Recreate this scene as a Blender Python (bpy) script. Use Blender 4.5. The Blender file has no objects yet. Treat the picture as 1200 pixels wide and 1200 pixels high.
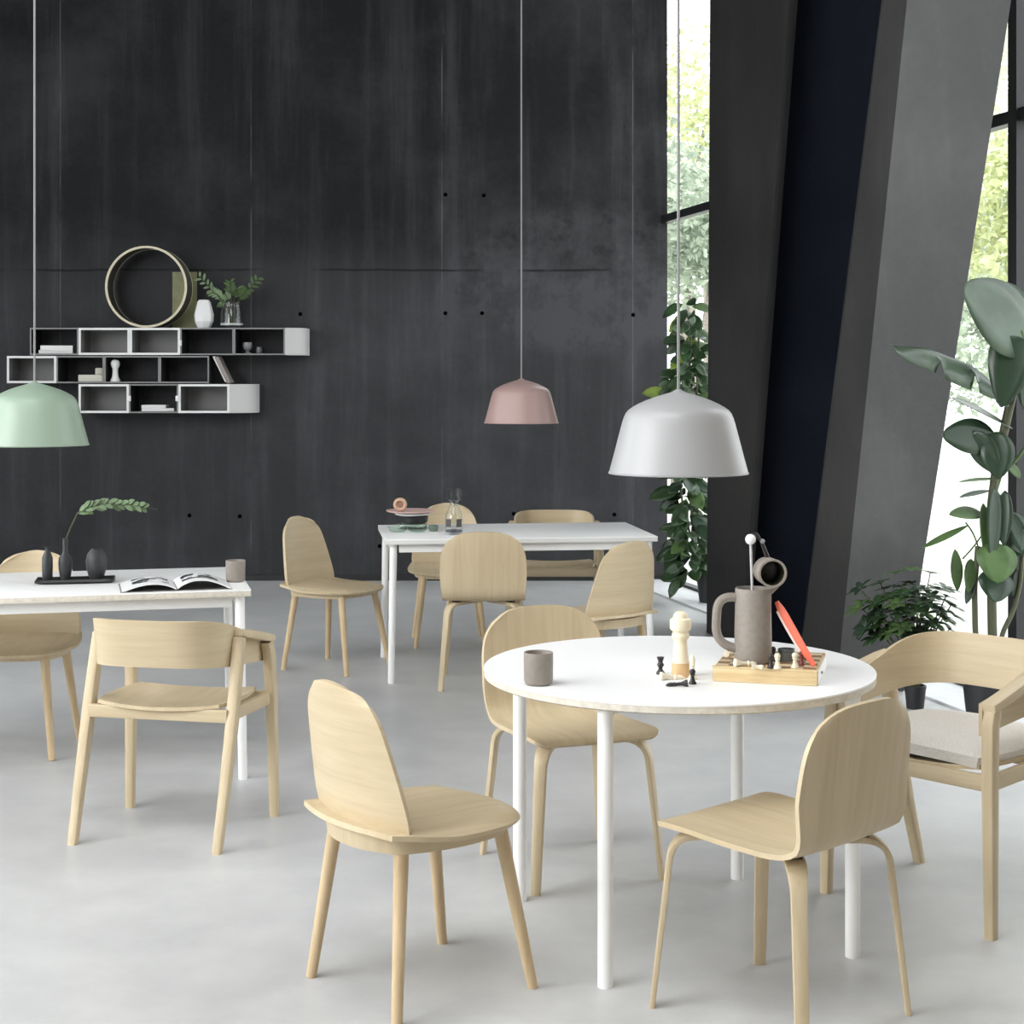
import bpy, bmesh, math, random
from mathutils import Vector, Matrix
SC = bpy.context.scene
COL = SC.collection
PI = math.pi
FPX, HY, EYE = 1880.0, 448.0, 1.545        # focal length in px (1200 px frame), horizon row, eye height
def at(px, py, Y):                           # a picture point at depth Y
    return Vector(((px-600)*Y/FPX, Y, EYE+(HY-py)*Y/FPX))
def on(px, py, z=0.0):                       # a picture point on the level z
    Y = FPX*(EYE-z)/(py-HY); return Vector(((px-600)*Y/FPX, Y, z))

# ------------------------------------------------------------------ materials
def newmat(name):
    m = bpy.data.materials.new(name); m.use_nodes = True
    nt = m.node_tree; nt.nodes.clear()
    out = nt.nodes.new('ShaderNodeOutputMaterial'); b = nt.nodes.new('ShaderNodeBsdfPrincipled')
    nt.links.new(b.outputs[0], out.inputs[0]); return m, nt, b, out
def plain(name, c, rough=0.5, spec=0.5, metal=0.0, noise=0.0, nscale=30, bump=0.0):
    m, nt, b, out = newmat(name)
    b.inputs['Base Color'].default_value = (*c, 1); b.inputs['Roughness'].default_value = rough
    b.inputs['Specular IOR Level'].default_value = spec; b.inputs['Metallic'].default_value = metal
    if noise or bump:
        tc = nt.nodes.new('ShaderNodeTexCoord'); n = nt.nodes.new('ShaderNodeTexNoise')
        n.inputs['Scale'].default_value = nscale; n.inputs['Detail'].default_value = 4
        nt.links.new(tc.outputs['Object'], n.inputs['Vector'])
        if noise:
            r = nt.nodes.new('ShaderNodeValToRGB'); e = r.color_ramp.elements
            e[0].position = .3; e[1].position = .7
            e[0].color = (*[x*(1-noise) for x in c], 1); e[1].color = (*[min(1, x*(1+noise)) for x in c], 1)
            nt.links.new(n.outputs['Fac'], r.inputs[0]); nt.links.new(r.outputs[0], b.inputs['Base Color'])
        if bump:
            bp = nt.nodes.new('ShaderNodeBump'); bp.inputs['Strength'].default_value = bump; bp.inputs['Distance'].default_value = .01
            nt.links.new(n.outputs['Fac'], bp.inputs['Height']); nt.links.new(bp.outputs[0], b.inputs['Normal'])
    return m
def wood(name, sc, light=(.575, .475, .32), dark=(.475, .38, .24), rough=.42):
    m, nt, b, out = newmat(name)
    tc = nt.nodes.new('ShaderNodeTexCoord'); mp = nt.nodes.new('ShaderNodeMapping')
    mp.inputs['Scale'].default_value = sc
    n = nt.nodes.new('ShaderNodeTexNoise'); n.inputs['Scale'].default_value = 2.0; n.inputs['Detail'].default_value = 5
    n.inputs['Roughness'].default_value = .65; n.inputs['Distortion'].default_value = .35
    r = nt.nodes.new('ShaderNodeValToRGB'); e = r.color_ramp.elements
    e[0].position = .28; e[0].color = (*dark, 1); e[1].position = .66; e[1].color = (*light, 1)
    L = nt.links.new
    L(tc.outputs['Object'], mp.inputs[0]); L(mp.outputs[0], n.inputs['Vector']); L(n.outputs['Fac'], r.inputs[0])
    L(r.outputs[0], b.inputs['Base Color']); b.inputs['Roughness'].default_value = rough
    b.inputs['Specular IOR Level'].default_value = .35
    return m
def M_(nt, op, a, b=None, c=None):
    n = nt.nodes.new('ShaderNodeMath'); n.operation = op
    for i, x in enumerate((a, b, c)):
        if x is None: continue
        if isinstance(x, (int, float)): n.inputs[i].default_value = x
        else: nt.links.new(x, n.inputs[i])
    return n.outputs[0]
def mixc(nt, f, a, b):
    n = nt.nodes.new('ShaderNodeMix'); n.data_type = 'RGBA'
    for s, x in ((n.inputs[0], f), (n.inputs[6], a), (n.inputs[7], b)):
        if isinstance(x, (int, float)): s.default_value = x
        elif isinstance(x, tuple): s.default_value = (*x, 1)
        else: nt.links.new(x, s)
    return n.outputs[2]
def noise(nt, vec, scale, detail=4, rough=.55, sc3=None, loc=(0, 0, 0)):
    mp = nt.nodes.new('ShaderNodeMapping'); mp.inputs['Scale'].default_value = sc3 or (1, 1, 1); mp.inputs['Location'].default_value = loc
    nt.links.new(vec, mp.inputs[0])
    n = nt.nodes.new('ShaderNodeTexNoise'); n.inputs['Scale'].default_value = scale
    n.inputs['Detail'].default_value = detail; n.inputs['Roughness'].default_value = rough
    nt.links.new(mp.outputs[0], n.inputs['Vector']); return n.outputs['Fac']
def smooth(nt, x, a, b):
    n = nt.nodes.new('ShaderNodeMapRange'); n.interpolation_type = 'SMOOTHSTEP'
    nt.links.new(x, n.inputs[0]); n.inputs[1].default_value = a; n.inputs[2].default_value = b
    return n.outputs[0]
def concrete(name, base, lite, streak=1.0, rough=.6, panels=False, spec=.35):
    m, nt, b, out = newmat(name)
    tc = nt.nodes.new('ShaderNodeTexCoord'); V = tc.outputs['Object']
    big = noise(nt, V, .9, 5, .6); st = noise(nt, V, 1.0, 6, .65, (5.5, 5.5, .35)); fine = noise(nt, V, 26, 4, .6)
    f = M_(nt, 'ADD', M_(nt, 'MULTIPLY', smooth(nt, big, .42, .72), .42), M_(nt, 'MULTIPLY', smooth(nt, st, .46, .75), .38*streak))
    f = M_(nt, 'ADD', f, M_(nt, 'MULTIPLY', M_(nt, 'SUBTRACT', fine, .5), .22))
    sep = nt.nodes.new('ShaderNodeSeparateXYZ'); nt.links.new(V, sep.inputs[0])
    X, Z = sep.outputs[0], sep.outputs[2]
    if panels:
        # vertical casting joints every 1.48 m, lime bloom along them
        u = M_(nt, 'ABSOLUTE', M_(nt, 'SUBTRACT', M_(nt, 'MODULO', M_(nt, 'ADD', X, 20*1.487+.546), 1.487), .7435))
        joint = M_(nt, 'GREATER_THAN', u, .7395)
        bloom = M_(nt, 'MULTIPLY', smooth(nt, u, .62, .7435), smooth(nt, noise(nt, V, 2.2, 5, .65, (1, 1, .5), (3, 1, 7)), .45, .7))
        f = M_(nt, 'ADD', f, M_(nt, 'MULTIPLY', bloom, .42))
        # a broad pale stain low on the right-hand panels
        dx = M_(nt, 'DIVIDE', M_(nt, 'SUBTRACT', X, .55), 1.15); dz = M_(nt, 'DIVIDE', M_(nt, 'SUBTRACT', Z, 2.35), .62)
        d = M_(nt, 'ADD', M_(nt, 'MULTIPLY', dx, dx), M_(nt, 'MULTIPLY', dz, dz))
        stain = M_(nt, 'MULTIPLY', M_(nt, 'SUBTRACT', 1.0, smooth(nt, d, .55, 1.1)), smooth(nt, noise(nt, V, 3.4, 6, .7, None, (9, 2, 4)), .34, .62))
        f = M_(nt, 'ADD', f, M_(nt, 'MULTIPLY', stain, .5))
    if panels:      # stronger light low on the wall, painted in as a paler tone
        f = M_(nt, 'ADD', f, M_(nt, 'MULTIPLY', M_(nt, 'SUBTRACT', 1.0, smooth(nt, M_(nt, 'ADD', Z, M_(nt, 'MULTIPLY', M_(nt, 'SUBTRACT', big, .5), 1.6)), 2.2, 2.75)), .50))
    col = mixc(nt, f, base, lite)
    if panels:
        jl = smooth(nt, noise(nt, V, 1.7, 3, .6, None, (2, 2, 2)), .38, .6)
        col = mixc(nt, M_(nt, 'MULTIPLY', joint, M_(nt, 'MULTIPLY', jl, .6)), col, tuple(min(1, x*2.2) for x in lite))
        zj = M_(nt, 'ABSOLUTE', M_(nt, 'SUBTRACT', M_(nt, 'ADD', Z, M_(nt, 'MULTIPLY', M_(nt, 'SUBTRACT', big, .5), .06)), 2.42))
        hj = M_(nt, 'MULTIPLY', M_(nt, 'LESS_THAN', zj, .009), smooth(nt, noise(nt, V, 1.1, 3, .6, None, (5, 0, 1)), .5, .6))
        col = mixc(nt, M_(nt, 'MULTIPLY', hj, .8), col, (.006, .006, .007))
    nt.links.new(col, b.inputs['Base Color'])
    b.inputs['Roughness'].default_value = rough; b.inputs['Specular IOR Level'].default_value = spec
    bp = nt.nodes.new('ShaderNodeBump'); bp.inputs['Strength'].default_value = .15; bp.inputs['Distance'].default_value = .02
    nt.links.new(fine, bp.inputs['Height']); nt.links.new(bp.outputs[0], b.inputs['Normal'])
    return m
def floormat():
    m, nt, b, out = newmat('polished_concrete')
    tc = nt.nodes.new('ShaderNodeTexCoord'); V = tc.outputs['Object']
    a = noise(nt, V, .8, 6, .6); c = noise(nt, V, 4.5, 6, .68); d = noise(nt, V, 40, 3, .6)
    f = M_(nt, 'ADD', M_(nt, 'MULTIPLY', smooth(nt, a, .3, .7), .55), M_(nt, 'MULTIPLY', smooth(nt, c, .3, .72), .35))
    f = M_(nt, 'ADD', f, M_(nt, 'MULTIPLY', d, .1))
    col = mixc(nt, f, (.40, .405, .41), (.57, .57, .565))
    scr = M_(nt, 'GREATER_THAN', noise(nt, V, 3, 8, .8, (1, 3, 1), (4, 4, 0)), .70)
    col = mixc(nt, M_(nt, 'MULTIPLY', scr, .35), col, (.72, .72, .71))
    nt.links.new(col, b.inputs['Base Color'])
    nt.links.new(M_(nt, 'ADD', .3, M_(nt, 'MULTIPLY', c, .22)), b.inputs['Roughness'])
    b.inputs['Specular IOR Level'].default_value = .4
    return m
def glassmat(name, tint=(1, 1, 1), refl=.06):
    m, nt, b, out = newmat(name); nt.nodes.remove(b)
    t = nt.nodes.new('ShaderNodeBsdfTransparent'); t.inputs[0].default_value = (*tint, 1)
    g = nt.nodes.new('ShaderNodeBsdfGlossy'); g.inputs['Roughness'].default_value = .02
    fr = nt.nodes.new('ShaderNodeLayerWeight'); fr.inputs[0].default_value = .5
    mx = nt.nodes.new('ShaderNodeMixShader')
    L = nt.links.new; L(M_(nt, 'ADD', refl*.5, M_(nt, 'MULTIPLY', M_(nt, 'POWER', fr.outputs[1], 4.0), .45)), mx.inputs[0]); L(t.outputs[0], mx.inputs[1]); L(g.outputs[0], mx.inputs[2]); L(mx.outputs[0], out.inputs[0])
    return m
def leafmat(name, c, rough=.4, trans=.25, var=.35):
    m, nt, b, out = newmat(name)
    tc = nt.nodes.new('ShaderNodeTexCoord'); n = noise(nt, tc.outputs['Object'], 7, 3)
    col = mixc(nt, smooth(nt, n, .3, .7), tuple(x*(1-var) for x in c), tuple(min(1, x*(1+var)) for x in c))
    nt.links.new(col, b.inputs['Base Color']); b.inputs['Roughness'].default_value = rough
    t = nt.nodes.new('ShaderNodeBsdfTranslucent'); nt.links.new(col, t.inputs[0])
    mx = nt.nodes.new('ShaderNodeMixShader'); mx.inputs[0].default_value = trans
    nt.links.new(b.outputs[0], mx.inputs[1]); nt.links.new(t.outputs[0], mx.inputs[2]); nt.links.new(mx.outputs[0], out.inputs[0])
    return m

WX = wood('oak_grain_along_x', (1.1, 1.1, 15)); WY = wood('oak_grain_lengthwise', (15, 1.0, 1.0)); WZ = wood('oak_grain_upright', (20, 20, 1.2))
WLEG = wood('honey_oak_turned', (20, 20, 1.2), (.60, .46, .29), (.48, .355, .205))
PLY = plain('plywood_edge', (.64, .60, .52), .55, noise=.12, nscale=60)
BEECH = wood('pale_beech', (14, 14, 1.5), (.86, .78, .6), (.76, .66, .46))
WHITE = plain('white_laminate', (.88, .88, .875), .38)
STEEL = plain('white_painted_steel', (.85, .85, .845), .35)
TAUPE = plain('taupe_stoneware', (.255, .225, .195), .55, noise=.08, nscale=80)
DARKV = plain('charcoal_stoneware', (.028, .03, .033), .5)
BLACK = plain('black_lacquer', (.012, .012, .013), .4)
POT = plain('black_plastic', (.012, .013, .015), .5)
SOIL = plain('potting_soil', (.03, .022, .015), .95, noise=.5, nscale=60)
GREYSH = plain('light_grey_lacquer', (.54, .54, .535), .5)
MIDSH = plain('mid_grey_lacquer', (.20, .20, .20), .5)
PALESH = plain('pale_edge_band', (.80, .80, .79), .5)
DKSH = plain('charcoal_board', (.018, .018, .02), .6)
PAPER = plain('white_paper', (.82, .82, .81), .7)
CREAM = plain('cream_card', (.66, .65, .56), .7)
CORAL = plain('coral_red', (.82, .16, .09), .4)
PINK = plain('rose_pink', (.62, .42, .39), .45)
CER = plain('white_glaze', (.86, .86, .86), .25)
GLASS = glassmat('clear_glass'); GGLASS = glassmat('green_tinted_glass', (.9, .96, .92))
VGLASS = glassmat('vase_glass', (.97, .98, .975))
FABRIC = plain('oatmeal_wool', (.72, .69, .64), .9, noise=.1, nscale=220, bump=.35)
RUBBER = plain('dark_spacer', (.03, .025, .02), .6)
CABLE = plain('grey_cable', (.22, .225, .22), .6)
FRAME = plain('black_steel_frame', (.012, .012, .014), .45)
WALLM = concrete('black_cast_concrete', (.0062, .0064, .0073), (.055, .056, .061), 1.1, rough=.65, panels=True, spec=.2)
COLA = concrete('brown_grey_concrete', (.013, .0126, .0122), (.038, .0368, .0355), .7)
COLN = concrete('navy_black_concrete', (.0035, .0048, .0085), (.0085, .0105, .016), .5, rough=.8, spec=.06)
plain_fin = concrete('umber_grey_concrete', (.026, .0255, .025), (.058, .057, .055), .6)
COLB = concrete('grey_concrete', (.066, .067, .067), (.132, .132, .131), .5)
FLOORM = floormat()
SILL = plain('pale_stone', (.62, .63, .64), .5, noise=.05, nscale=8)
CEILM = plain('grey_plaster', (.20, .20, .20), .8)
BOUNCEW = plain('bounce_plaster', (.42, .38, .32), .8)  # unseen walls made pale and warm to bounce fill light
SIDEM = plain('dark_plaster', (.07, .07, .075), .8)
GROUND = plain('pale_gravel', (.66, .67, .60), .9, noise=.08, nscale=3)
LEAF = leafmat('deep_green_leaf', (.035, .075, .028), .35, .2)
LEAFG = leafmat('glossy_banana_leaf', (.075, .115, .075), .28, .22, .2)
LEAFD = leafmat('dark_banana_leaf', (.028, .055, .03), .3, .15, .2)
LEAFM = leafmat('mid_green_leaf', (.085, .15, .05), .4, .3)
LEAFY = leafmat('yellow_green_leaf', (.22, .30, .05), .4, .35)
SPRIG = leafmat('sage_green_leaf', (.22, .32, .17), .5, .25, .25)
STEM = plain('brown_green_stem', (.06, .065, .03), .6); BARK = plain('grey_bark', (.22, .20, .17), .85, noise=.3, nscale=40)
TREE1 = leafmat('tree_foliage_lime', (.50, .54, .30), .6, .35, .25)
TREE2 = leafmat('tree_foliage_grey_green', (.36, .42, .33), .6, .35, .25)
TREE3 = leafmat('tree_foliage_pale', (.55, .58, .46), .6, .35, .2)

# ------------------------------------------------------------------ object helpers
def obj(name, bm, mat, parent=None, smooth_=True, loc=None, rot=None):
    me = bpy.data.meshes.new(name); bmesh.ops.recalc_face_normals(bm, faces=bm.faces[:]); bm.to_mesh(me); bm.free()
    me.materials.append(mat)
    if smooth_:
        me.polygons.foreach_set('use_smooth', [True]*len(me.polygons))
        me.set_sharp_from_angle(angle=math.radians(40))
    o = bpy.data.objects.new(name, me); COL.objects.link(o)
    if parent: o.parent = parent
    if loc is not None: o.location = loc
    if rot is not None: o.rotation_euler = rot
    return o
def tag(o, label, cat, group=None):
    o['label'] = label; o['category'] = cat
    if group: o['group'] = group
    return o
def thing(name, label, cat, loc=(0, 0, 0), rz=0, group=None):
    o = bpy.data.objects.new(name, None); COL.objects.link(o); o.empty_display_size = .1
    o.location = loc; o.rotation_euler = (0, 0, rz); return tag(o, label, cat, group)
def struct(o):
    o['kind'] = 'structure'; return o
def dup(o, parent=None):
    c = o.copy(); COL.objects.link(c)
    if parent: c.parent = parent
    for ch in list(o.children): dup(ch, c)
    return c
def again(src, label, loc, rz):
    c = dup(src); c.location = loc; c.rotation_euler = (0, 0, rz); c['label'] = label; return c
def box(bm, c, s, rz=0, bev=0.0, M=None):
    r = bmesh.ops.create_cube(bm, size=1.0); vs = r['verts']
    bmesh.ops.scale(bm, verts=vs, vec=s)
    if bev:
        es = list({e for v in vs for e in v.link_edges})
        rr = bmesh.ops.bevel(bm, geom=es, offset=bev, segments=2, profile=.5, affect='EDGES')
        vs = list({v for v in bm.verts if v in set(rr['verts'])} | {v for v in vs if v.is_valid})
    T = Matrix.Translation(Vector(c)) @ Matrix.Rotation(rz, 4, 'Z')
    if M is not None: T = Matrix.Translation(Vector(c)) @ M
    bmesh.ops.transform(bm, matrix=T, verts=vs); return vs
def bxo(name, c, s, mat, parent=None, rz=0, bev=0.0, M=None):
    bm = bmesh.new(); box(bm, c, s, rz, bev, M); return obj(name, bm, mat, parent, bev > 0)
def lathe(prof, n=32, cx=0, cy=0, bm=None, fac=None):
    bm = bm or bmesh.new(); rings = []
    for r, z in prof:
        if r < 1e-6: rings.append([bm.verts.new((cx, cy, z))])
        else: rings.append([bm.verts.new((cx+r*math.cos(2*PI*i/n), cy+r*math.sin(2*PI*i/n), z)) for i in range(n)])
    for a, b in zip(rings, rings[1:]):
        for i in range(n):
            j = (i+1) % n
            if len(a) == 1 and len(b) == 1: continue
            if len(a) == 1: bm.faces.new((a[0], b[j], b[i]))
            elif len(b) == 1: bm.faces.new((a[i], a[j], b[0]))
            else: bm.faces.new((a[i], a[j], b[j], b[i]))
    return bm
def tube(pts, rad, n=12, bm=None, cap=True):
    bm = bm or bmesh.new(); pts = [Vector(p) for p in pts]; N = len(pts)
    rs = rad if isinstance(rad, (list, tuple)) else [rad]*N
    rings = []; up = None
    for i, p in enumerate(pts):
        t = (pts[min(i+1, N-1)]-pts[max(i-1, 0)]).normalized()
        if up is None: up = Vector((0, 0, 1)) if abs(t.z) < .9 else Vector((1, 0, 0))
        a = t.cross(up).normalized(); b = a.cross(t).normalized(); up = b
        rings.append([bm.verts.new(p+rs[i]*(math.cos(2*PI*k/n)*a+math.sin(2*PI*k/n)*b)) for k in range(n)])
    for a, b in zip(rings, rings[1:]):
        for k in range(n): bm.faces.new((a[k], a[(k+1) % n], b[(k+1) % n], b[k]))
    if cap: bm.faces.new(rings[0][::-1]); bm.faces.new(rings[-1])
    return bm
def strip(pts, sides, widths, ths, bm=None, rnd=.25):
    """rounded-rectangular bar swept along pts; sides = width direction per point or one vector"""
    bm = bm or bmesh.new(); pts = [Vector(p) for p in pts]; N = len(pts); rings = []
    for i, p in enumerate(pts):
        t = (pts[min(i+1, N-1)]-pts[max(i-1, 0)]).normalized()
        s = Vector(sides[i] if isinstance(sides, list) else sides); s = (s-t*s.dot(t)).normalized(); n = s.cross(t)
        w = (widths[i] if isinstance(widths, list) else widths)/2; h = (ths[i] if isinstance(ths, list) else ths)/2
        c = min(w, h)*rnd*2; q = c*.3
        prof = [(-w+c, -h), (w-c, -h), (w-q, -h+q), (w, -h+c), (w, h-c), (w-q, h-q), (w-c, h), (-w+c, h), (-w+q, h-q), (-w, h-c), (-w, -h+c), (-w+q, -h+q)]
        rings.append([bm.verts.new(p+s*a+n*b) for a, b in prof])
    m = 12
    for a, b in zip(rings, rings[1:]):
        for k in range(m): bm.faces.new((a[k], a[(k+1) % m], b[(k+1) % m], b[k]))
    bm.faces.new(rings[0][::-1]); bm.faces.new(rings[-1]); return bm
def sheet(fn, us, vs, th, bm=None, side=0.0):
    """closed solid of thickness th about the surface fn(u, v)"""
    bm = bm or bmesh.new(); P = [[Vector(fn(u, v)) for u in us] for v in vs]; nu, nv = len(us), len(vs)
    A = []; B = []
    def nrm(i, j):
        du = P[j][min(i+1, nu-1)]-P[j][max(i-1, 0)]; dv = P[min(j+1, nv-1)][i]-P[max(j-1, 0)][i]
        n = du.cross(dv); return n.normalized() if n.length > 1e-12 else Vector((0, 0, 1))
    for j in range(nv):
        ra, rb = [], []
        for i in range(nu):
            n = nrm(min(max(i, 1), nu-2), min(max(j, 1), nv-2)) if (i in (0, nu-1) and j in (0, 1, nv-2, nv-1)) or (j in (0, nv-1) and i in (0, 1, nu-2, nu-1)) else nrm(i, j)
            t = th(us[i], vs[j]) if callable(th) else th
            ra.append(bm.verts.new(P[j][i]+n*t*(.5+side))); rb.append(bm.verts.new(P[j][i]-n*t*(.5-side)))
        A.append(ra); B.append(rb)
    for j in range(nv-1):
        for i in range(nu-1):
            bm.faces.new((A[j][i], A[j][i+1], A[j+1][i+1], A[j+1][i])); bm.faces.new((B[j][i], B[j+1][i], B[j+1][i+1], B[j][i+1]))
    for i in range(nu-1):
        bm.faces.new((A[0][i], B[0][i], B[0][i+1], A[0][i+1])); bm.faces.new((A[-1][i], A[-1][i+1], B[-1][i+1], B[-1][i]))
    for j in range(nv-1):
        bm.faces.new((A[j][0], A[j+1][0], B[j+1][0], B[j][0])); bm.faces.new((A[j][-1], B[j][-1], B[j+1][-1], A[j+1][-1]))
    return bm
def lin(a, b, n): return [a+(b-a)*i/(n-1) for i in range(n)]
def bez(pts, n=8):
    """polyline with quadratic fillets: pts = [(p, r), ...]"""
    out = [Vector(pts[0][0])]
    for k in range(1, len(pts)-1):
        p, r = Vector(pts[k][0]), pts[k][1]; a = Vector(pts[k-1][0]); b = Vector(pts[k+1][0])
        s = p+(a-p).normalized()*r; e = p+(b-p).normalized()*r
        for i in range(n+1):
            t = i/n; out.append(s*(1-t)**2+p*2*t*(1-t)+e*t*t)
    out.append(Vector(pts[-1][0])); return out
def poly_prism(bm, poly, z0, z1):
    a = [bm.verts.new((x, y, z0)) for x, y in poly]; b = [bm.verts.new((x, y, z1)) for x, y in poly]; n = len(poly)
    bm.faces.new(a[::-1]); bm.faces.new(b)
    for i in range(n): bm.faces.new((a[i], a[(i+1) % n], b[(i+1) % n], b[i]))
    return bm

# ------------------------------------------------------------------ the setting
CEIL = 5.6
def gx(Y): return 4.35-.252*Y            # glass line
def sx(Y): return 4.00-.252*Y            # inner edge of the window sill
o = struct(obj('floor', poly_prism(bmesh.new(), [(-6.3, -6), (sx(-6), -6), (sx(12.5), 12.5), (-6.3, 12.5)], -.1, 0), FLOORM, smooth_=False))
o = struct(obj('trim_sill', poly_prism(bmesh.new(), [(sx(-6)+.001, -6), (gx(-6)+.12, -6), (gx(12.75)+.12, 12.75), (sx(12.5)+.001, 12.5)], -.1, .012), SILL, smooth_=False))
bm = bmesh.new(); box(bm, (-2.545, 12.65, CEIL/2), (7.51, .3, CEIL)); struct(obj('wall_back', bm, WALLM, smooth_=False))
struct(bxo('baseboard_back', (-2.545, 12.494, .022), (7.5, .012, .044), BLACK))
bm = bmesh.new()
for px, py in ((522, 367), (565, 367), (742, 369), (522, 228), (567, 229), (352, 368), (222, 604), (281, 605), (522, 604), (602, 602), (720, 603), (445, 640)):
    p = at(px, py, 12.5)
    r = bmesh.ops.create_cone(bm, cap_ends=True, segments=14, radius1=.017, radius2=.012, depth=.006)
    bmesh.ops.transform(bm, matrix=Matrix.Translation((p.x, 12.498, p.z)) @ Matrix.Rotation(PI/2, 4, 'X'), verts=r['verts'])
struct(obj('trim_1', bm, plain('tie_hole_shade', (.002, .002, .002), .95, 0.0)))  # black discs paint the shade inside the tie holes
struct(obj('ceiling', poly_prism(bmesh.new(), [(-6.5, -6.3), (gx(-6)+.3, -6.3), (gx(12.9)+.3, 12.9), (-6.5, 12.9)], CEIL, CEIL+.3), CEILM, smooth_=False))
struct(bxo('wall_front', (-.2, -6.15, CEIL/2), (12.4, .3, CEIL), BOUNCEW))
# left wall with one long window opening
bm = bmesh.new()
box(bm, (-6.4, 3.2, .3), (.2, 18.8, .6)); box(bm, (-6.4, 3.2, 5.4), (.2, 18.8, .4)); box(bm, (-6.4, -4.6, 2.9), (.2, 3.2, 4.6)); box(bm, (-6.4, 11.05, 2.9), (.2, 3.1, 4.6))
struct(obj('wall_left', bm, SIDEM, smooth_=False))
w = struct(bxo('window_1', (-6.4, 3.25, 2.9), (.01, 12.5, 4.6), GLASS))
# window wall on the right
def gl(Y, dx=0): return Vector((gx(Y)+dx, Y, 0))
ang = math.atan2(-.252, 1.0)     # direction of the glass line
bm = bmesh.new(); a, b = gl(12.68), gl(5.2)
n = Vector((1, .252, 0)).normalized()*.006
poly = [tuple((p+q)[:2]) for p, q in ((a, n), (b, n), (b, -n), (a, -n))]
w = struct(obj('window_2', poly_prism(bmesh.new(), poly, .012, CEIL), GLASS, smooth_=False))
k = 0
RZ = math.atan(.252)
for Y in (12.64, 9.95, 7.645, 5.26):
    f = bxo('window_frame', (gx(Y), Y, CEIL/2), (.09, .075, CEIL-.002), FRAME, w, RZ)
for z, t in ((2.815, .06), (.022, .02), (5.55, .08)):
    d = (a-b).length
    bxo('window_frame', ((a.x+b.x)/2, (a.y+b.y)/2, z), (.07, d, t), FRAME, w, RZ)

n2 = n/.006
q0, q1 = gl(5.2), gl(-6)
struct(obj('wall_added_blocker', poly_prism(bmesh.new(), [tuple((p+n2*d)[:2]) for p, d in ((q0, -.06), (q0, .24), (q1, .24), (q1, -.06))], .012, CEIL), BOUNCEW, smooth_=False))  # unseen wall added to cut the window light near the camera
# leaning concrete fins; each edge is given by its foot and head in the picture at its own depth
def leaning(name, edges, mat, z1=CEIL):
    """edges: (px and depth at row 0, row, px and depth at that row); straight edges from floor to ceiling"""
    bm = bmesh.new(); lo = []; hi = []
    for p0, Y0, r1, p1, Y1 in edges:
        A = at(p0, 0, Y0); B = at(p1, r1, Y1); d = (A-B)/(A.z-B.z)
        lo.append(bm.verts.new(B+d*(0-B.z))); hi.append(bm.verts.new(B+d*(z1-B.z)))
    n = len(edges); bm.faces.new(lo[::-1]); bm.faces.new(hi)
    for i in range(n): bm.faces.new((lo[i], lo[(i+1) % n], hi[(i+1) % n], hi[i]))
    bmesh.ops.triangulate(bm, faces=bm.faces[:])
    return struct(obj(name, bm, mat, smooth_=False))
def flat(e, f):
    """edge f with its depth at row 0 tuned so that the face between edges e and f is a plane"""
    def det(y):
        A, B = at(e[0], 0, e[1]), at(e[3], e[2], e[4]); C, D = at(f[0], 0, y), at(f[3], f[2], f[4])
        return (B-A).cross(C-A).dot(D-A)
    y0, y1 = f[1], f[1]+.3
    for _ in range(40):
        d0, d1 = det(y0), det(y1)
        if abs(d1-d0) < 1e-12: break
        y0, y1 = y1, y1-d1*(y1-y0)/(d1-d0)
    return (f[0], y1, f[2], f[3], f[4])
e1 = (832, 9.9, 745, 828, 9.9); e2 = flat(e1, (925, 9.1, 745, 868, 9.3))
leaning('wall_right', [e1, e2, (935, e2[1]+.2, 745, 878, 9.5), (850, 10.3, 745, 846, 10.3)], COLA)
e1 = (1045, 8.55, 745, 958, 9.3); e2 = flat(e1, (905, 9.2, 745, 850, 9.62))
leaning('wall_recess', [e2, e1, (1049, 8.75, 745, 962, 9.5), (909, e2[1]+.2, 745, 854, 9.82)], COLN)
e3 = (1185, 7.2, 800, 1060, 8.0); e2 = flat(e3, (1063, 7.6, 760, 985, 8.3)); e1 = flat(e2, (1035, 8.2, 760, 940, 8.75))
leaning('wall_column', [e2, e3, (1171, 7.45, 800, 1046, 8.5), (1055, e2[1]+.4, 760, 977, 8.7)], COLB)
leaning('wall_fin', [e1, e2, (1054, e2[1]+.4, 760, 976, 8.7), (1033, e1[1]+.3, 760, 938, 9.05)], plain_fin)

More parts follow.
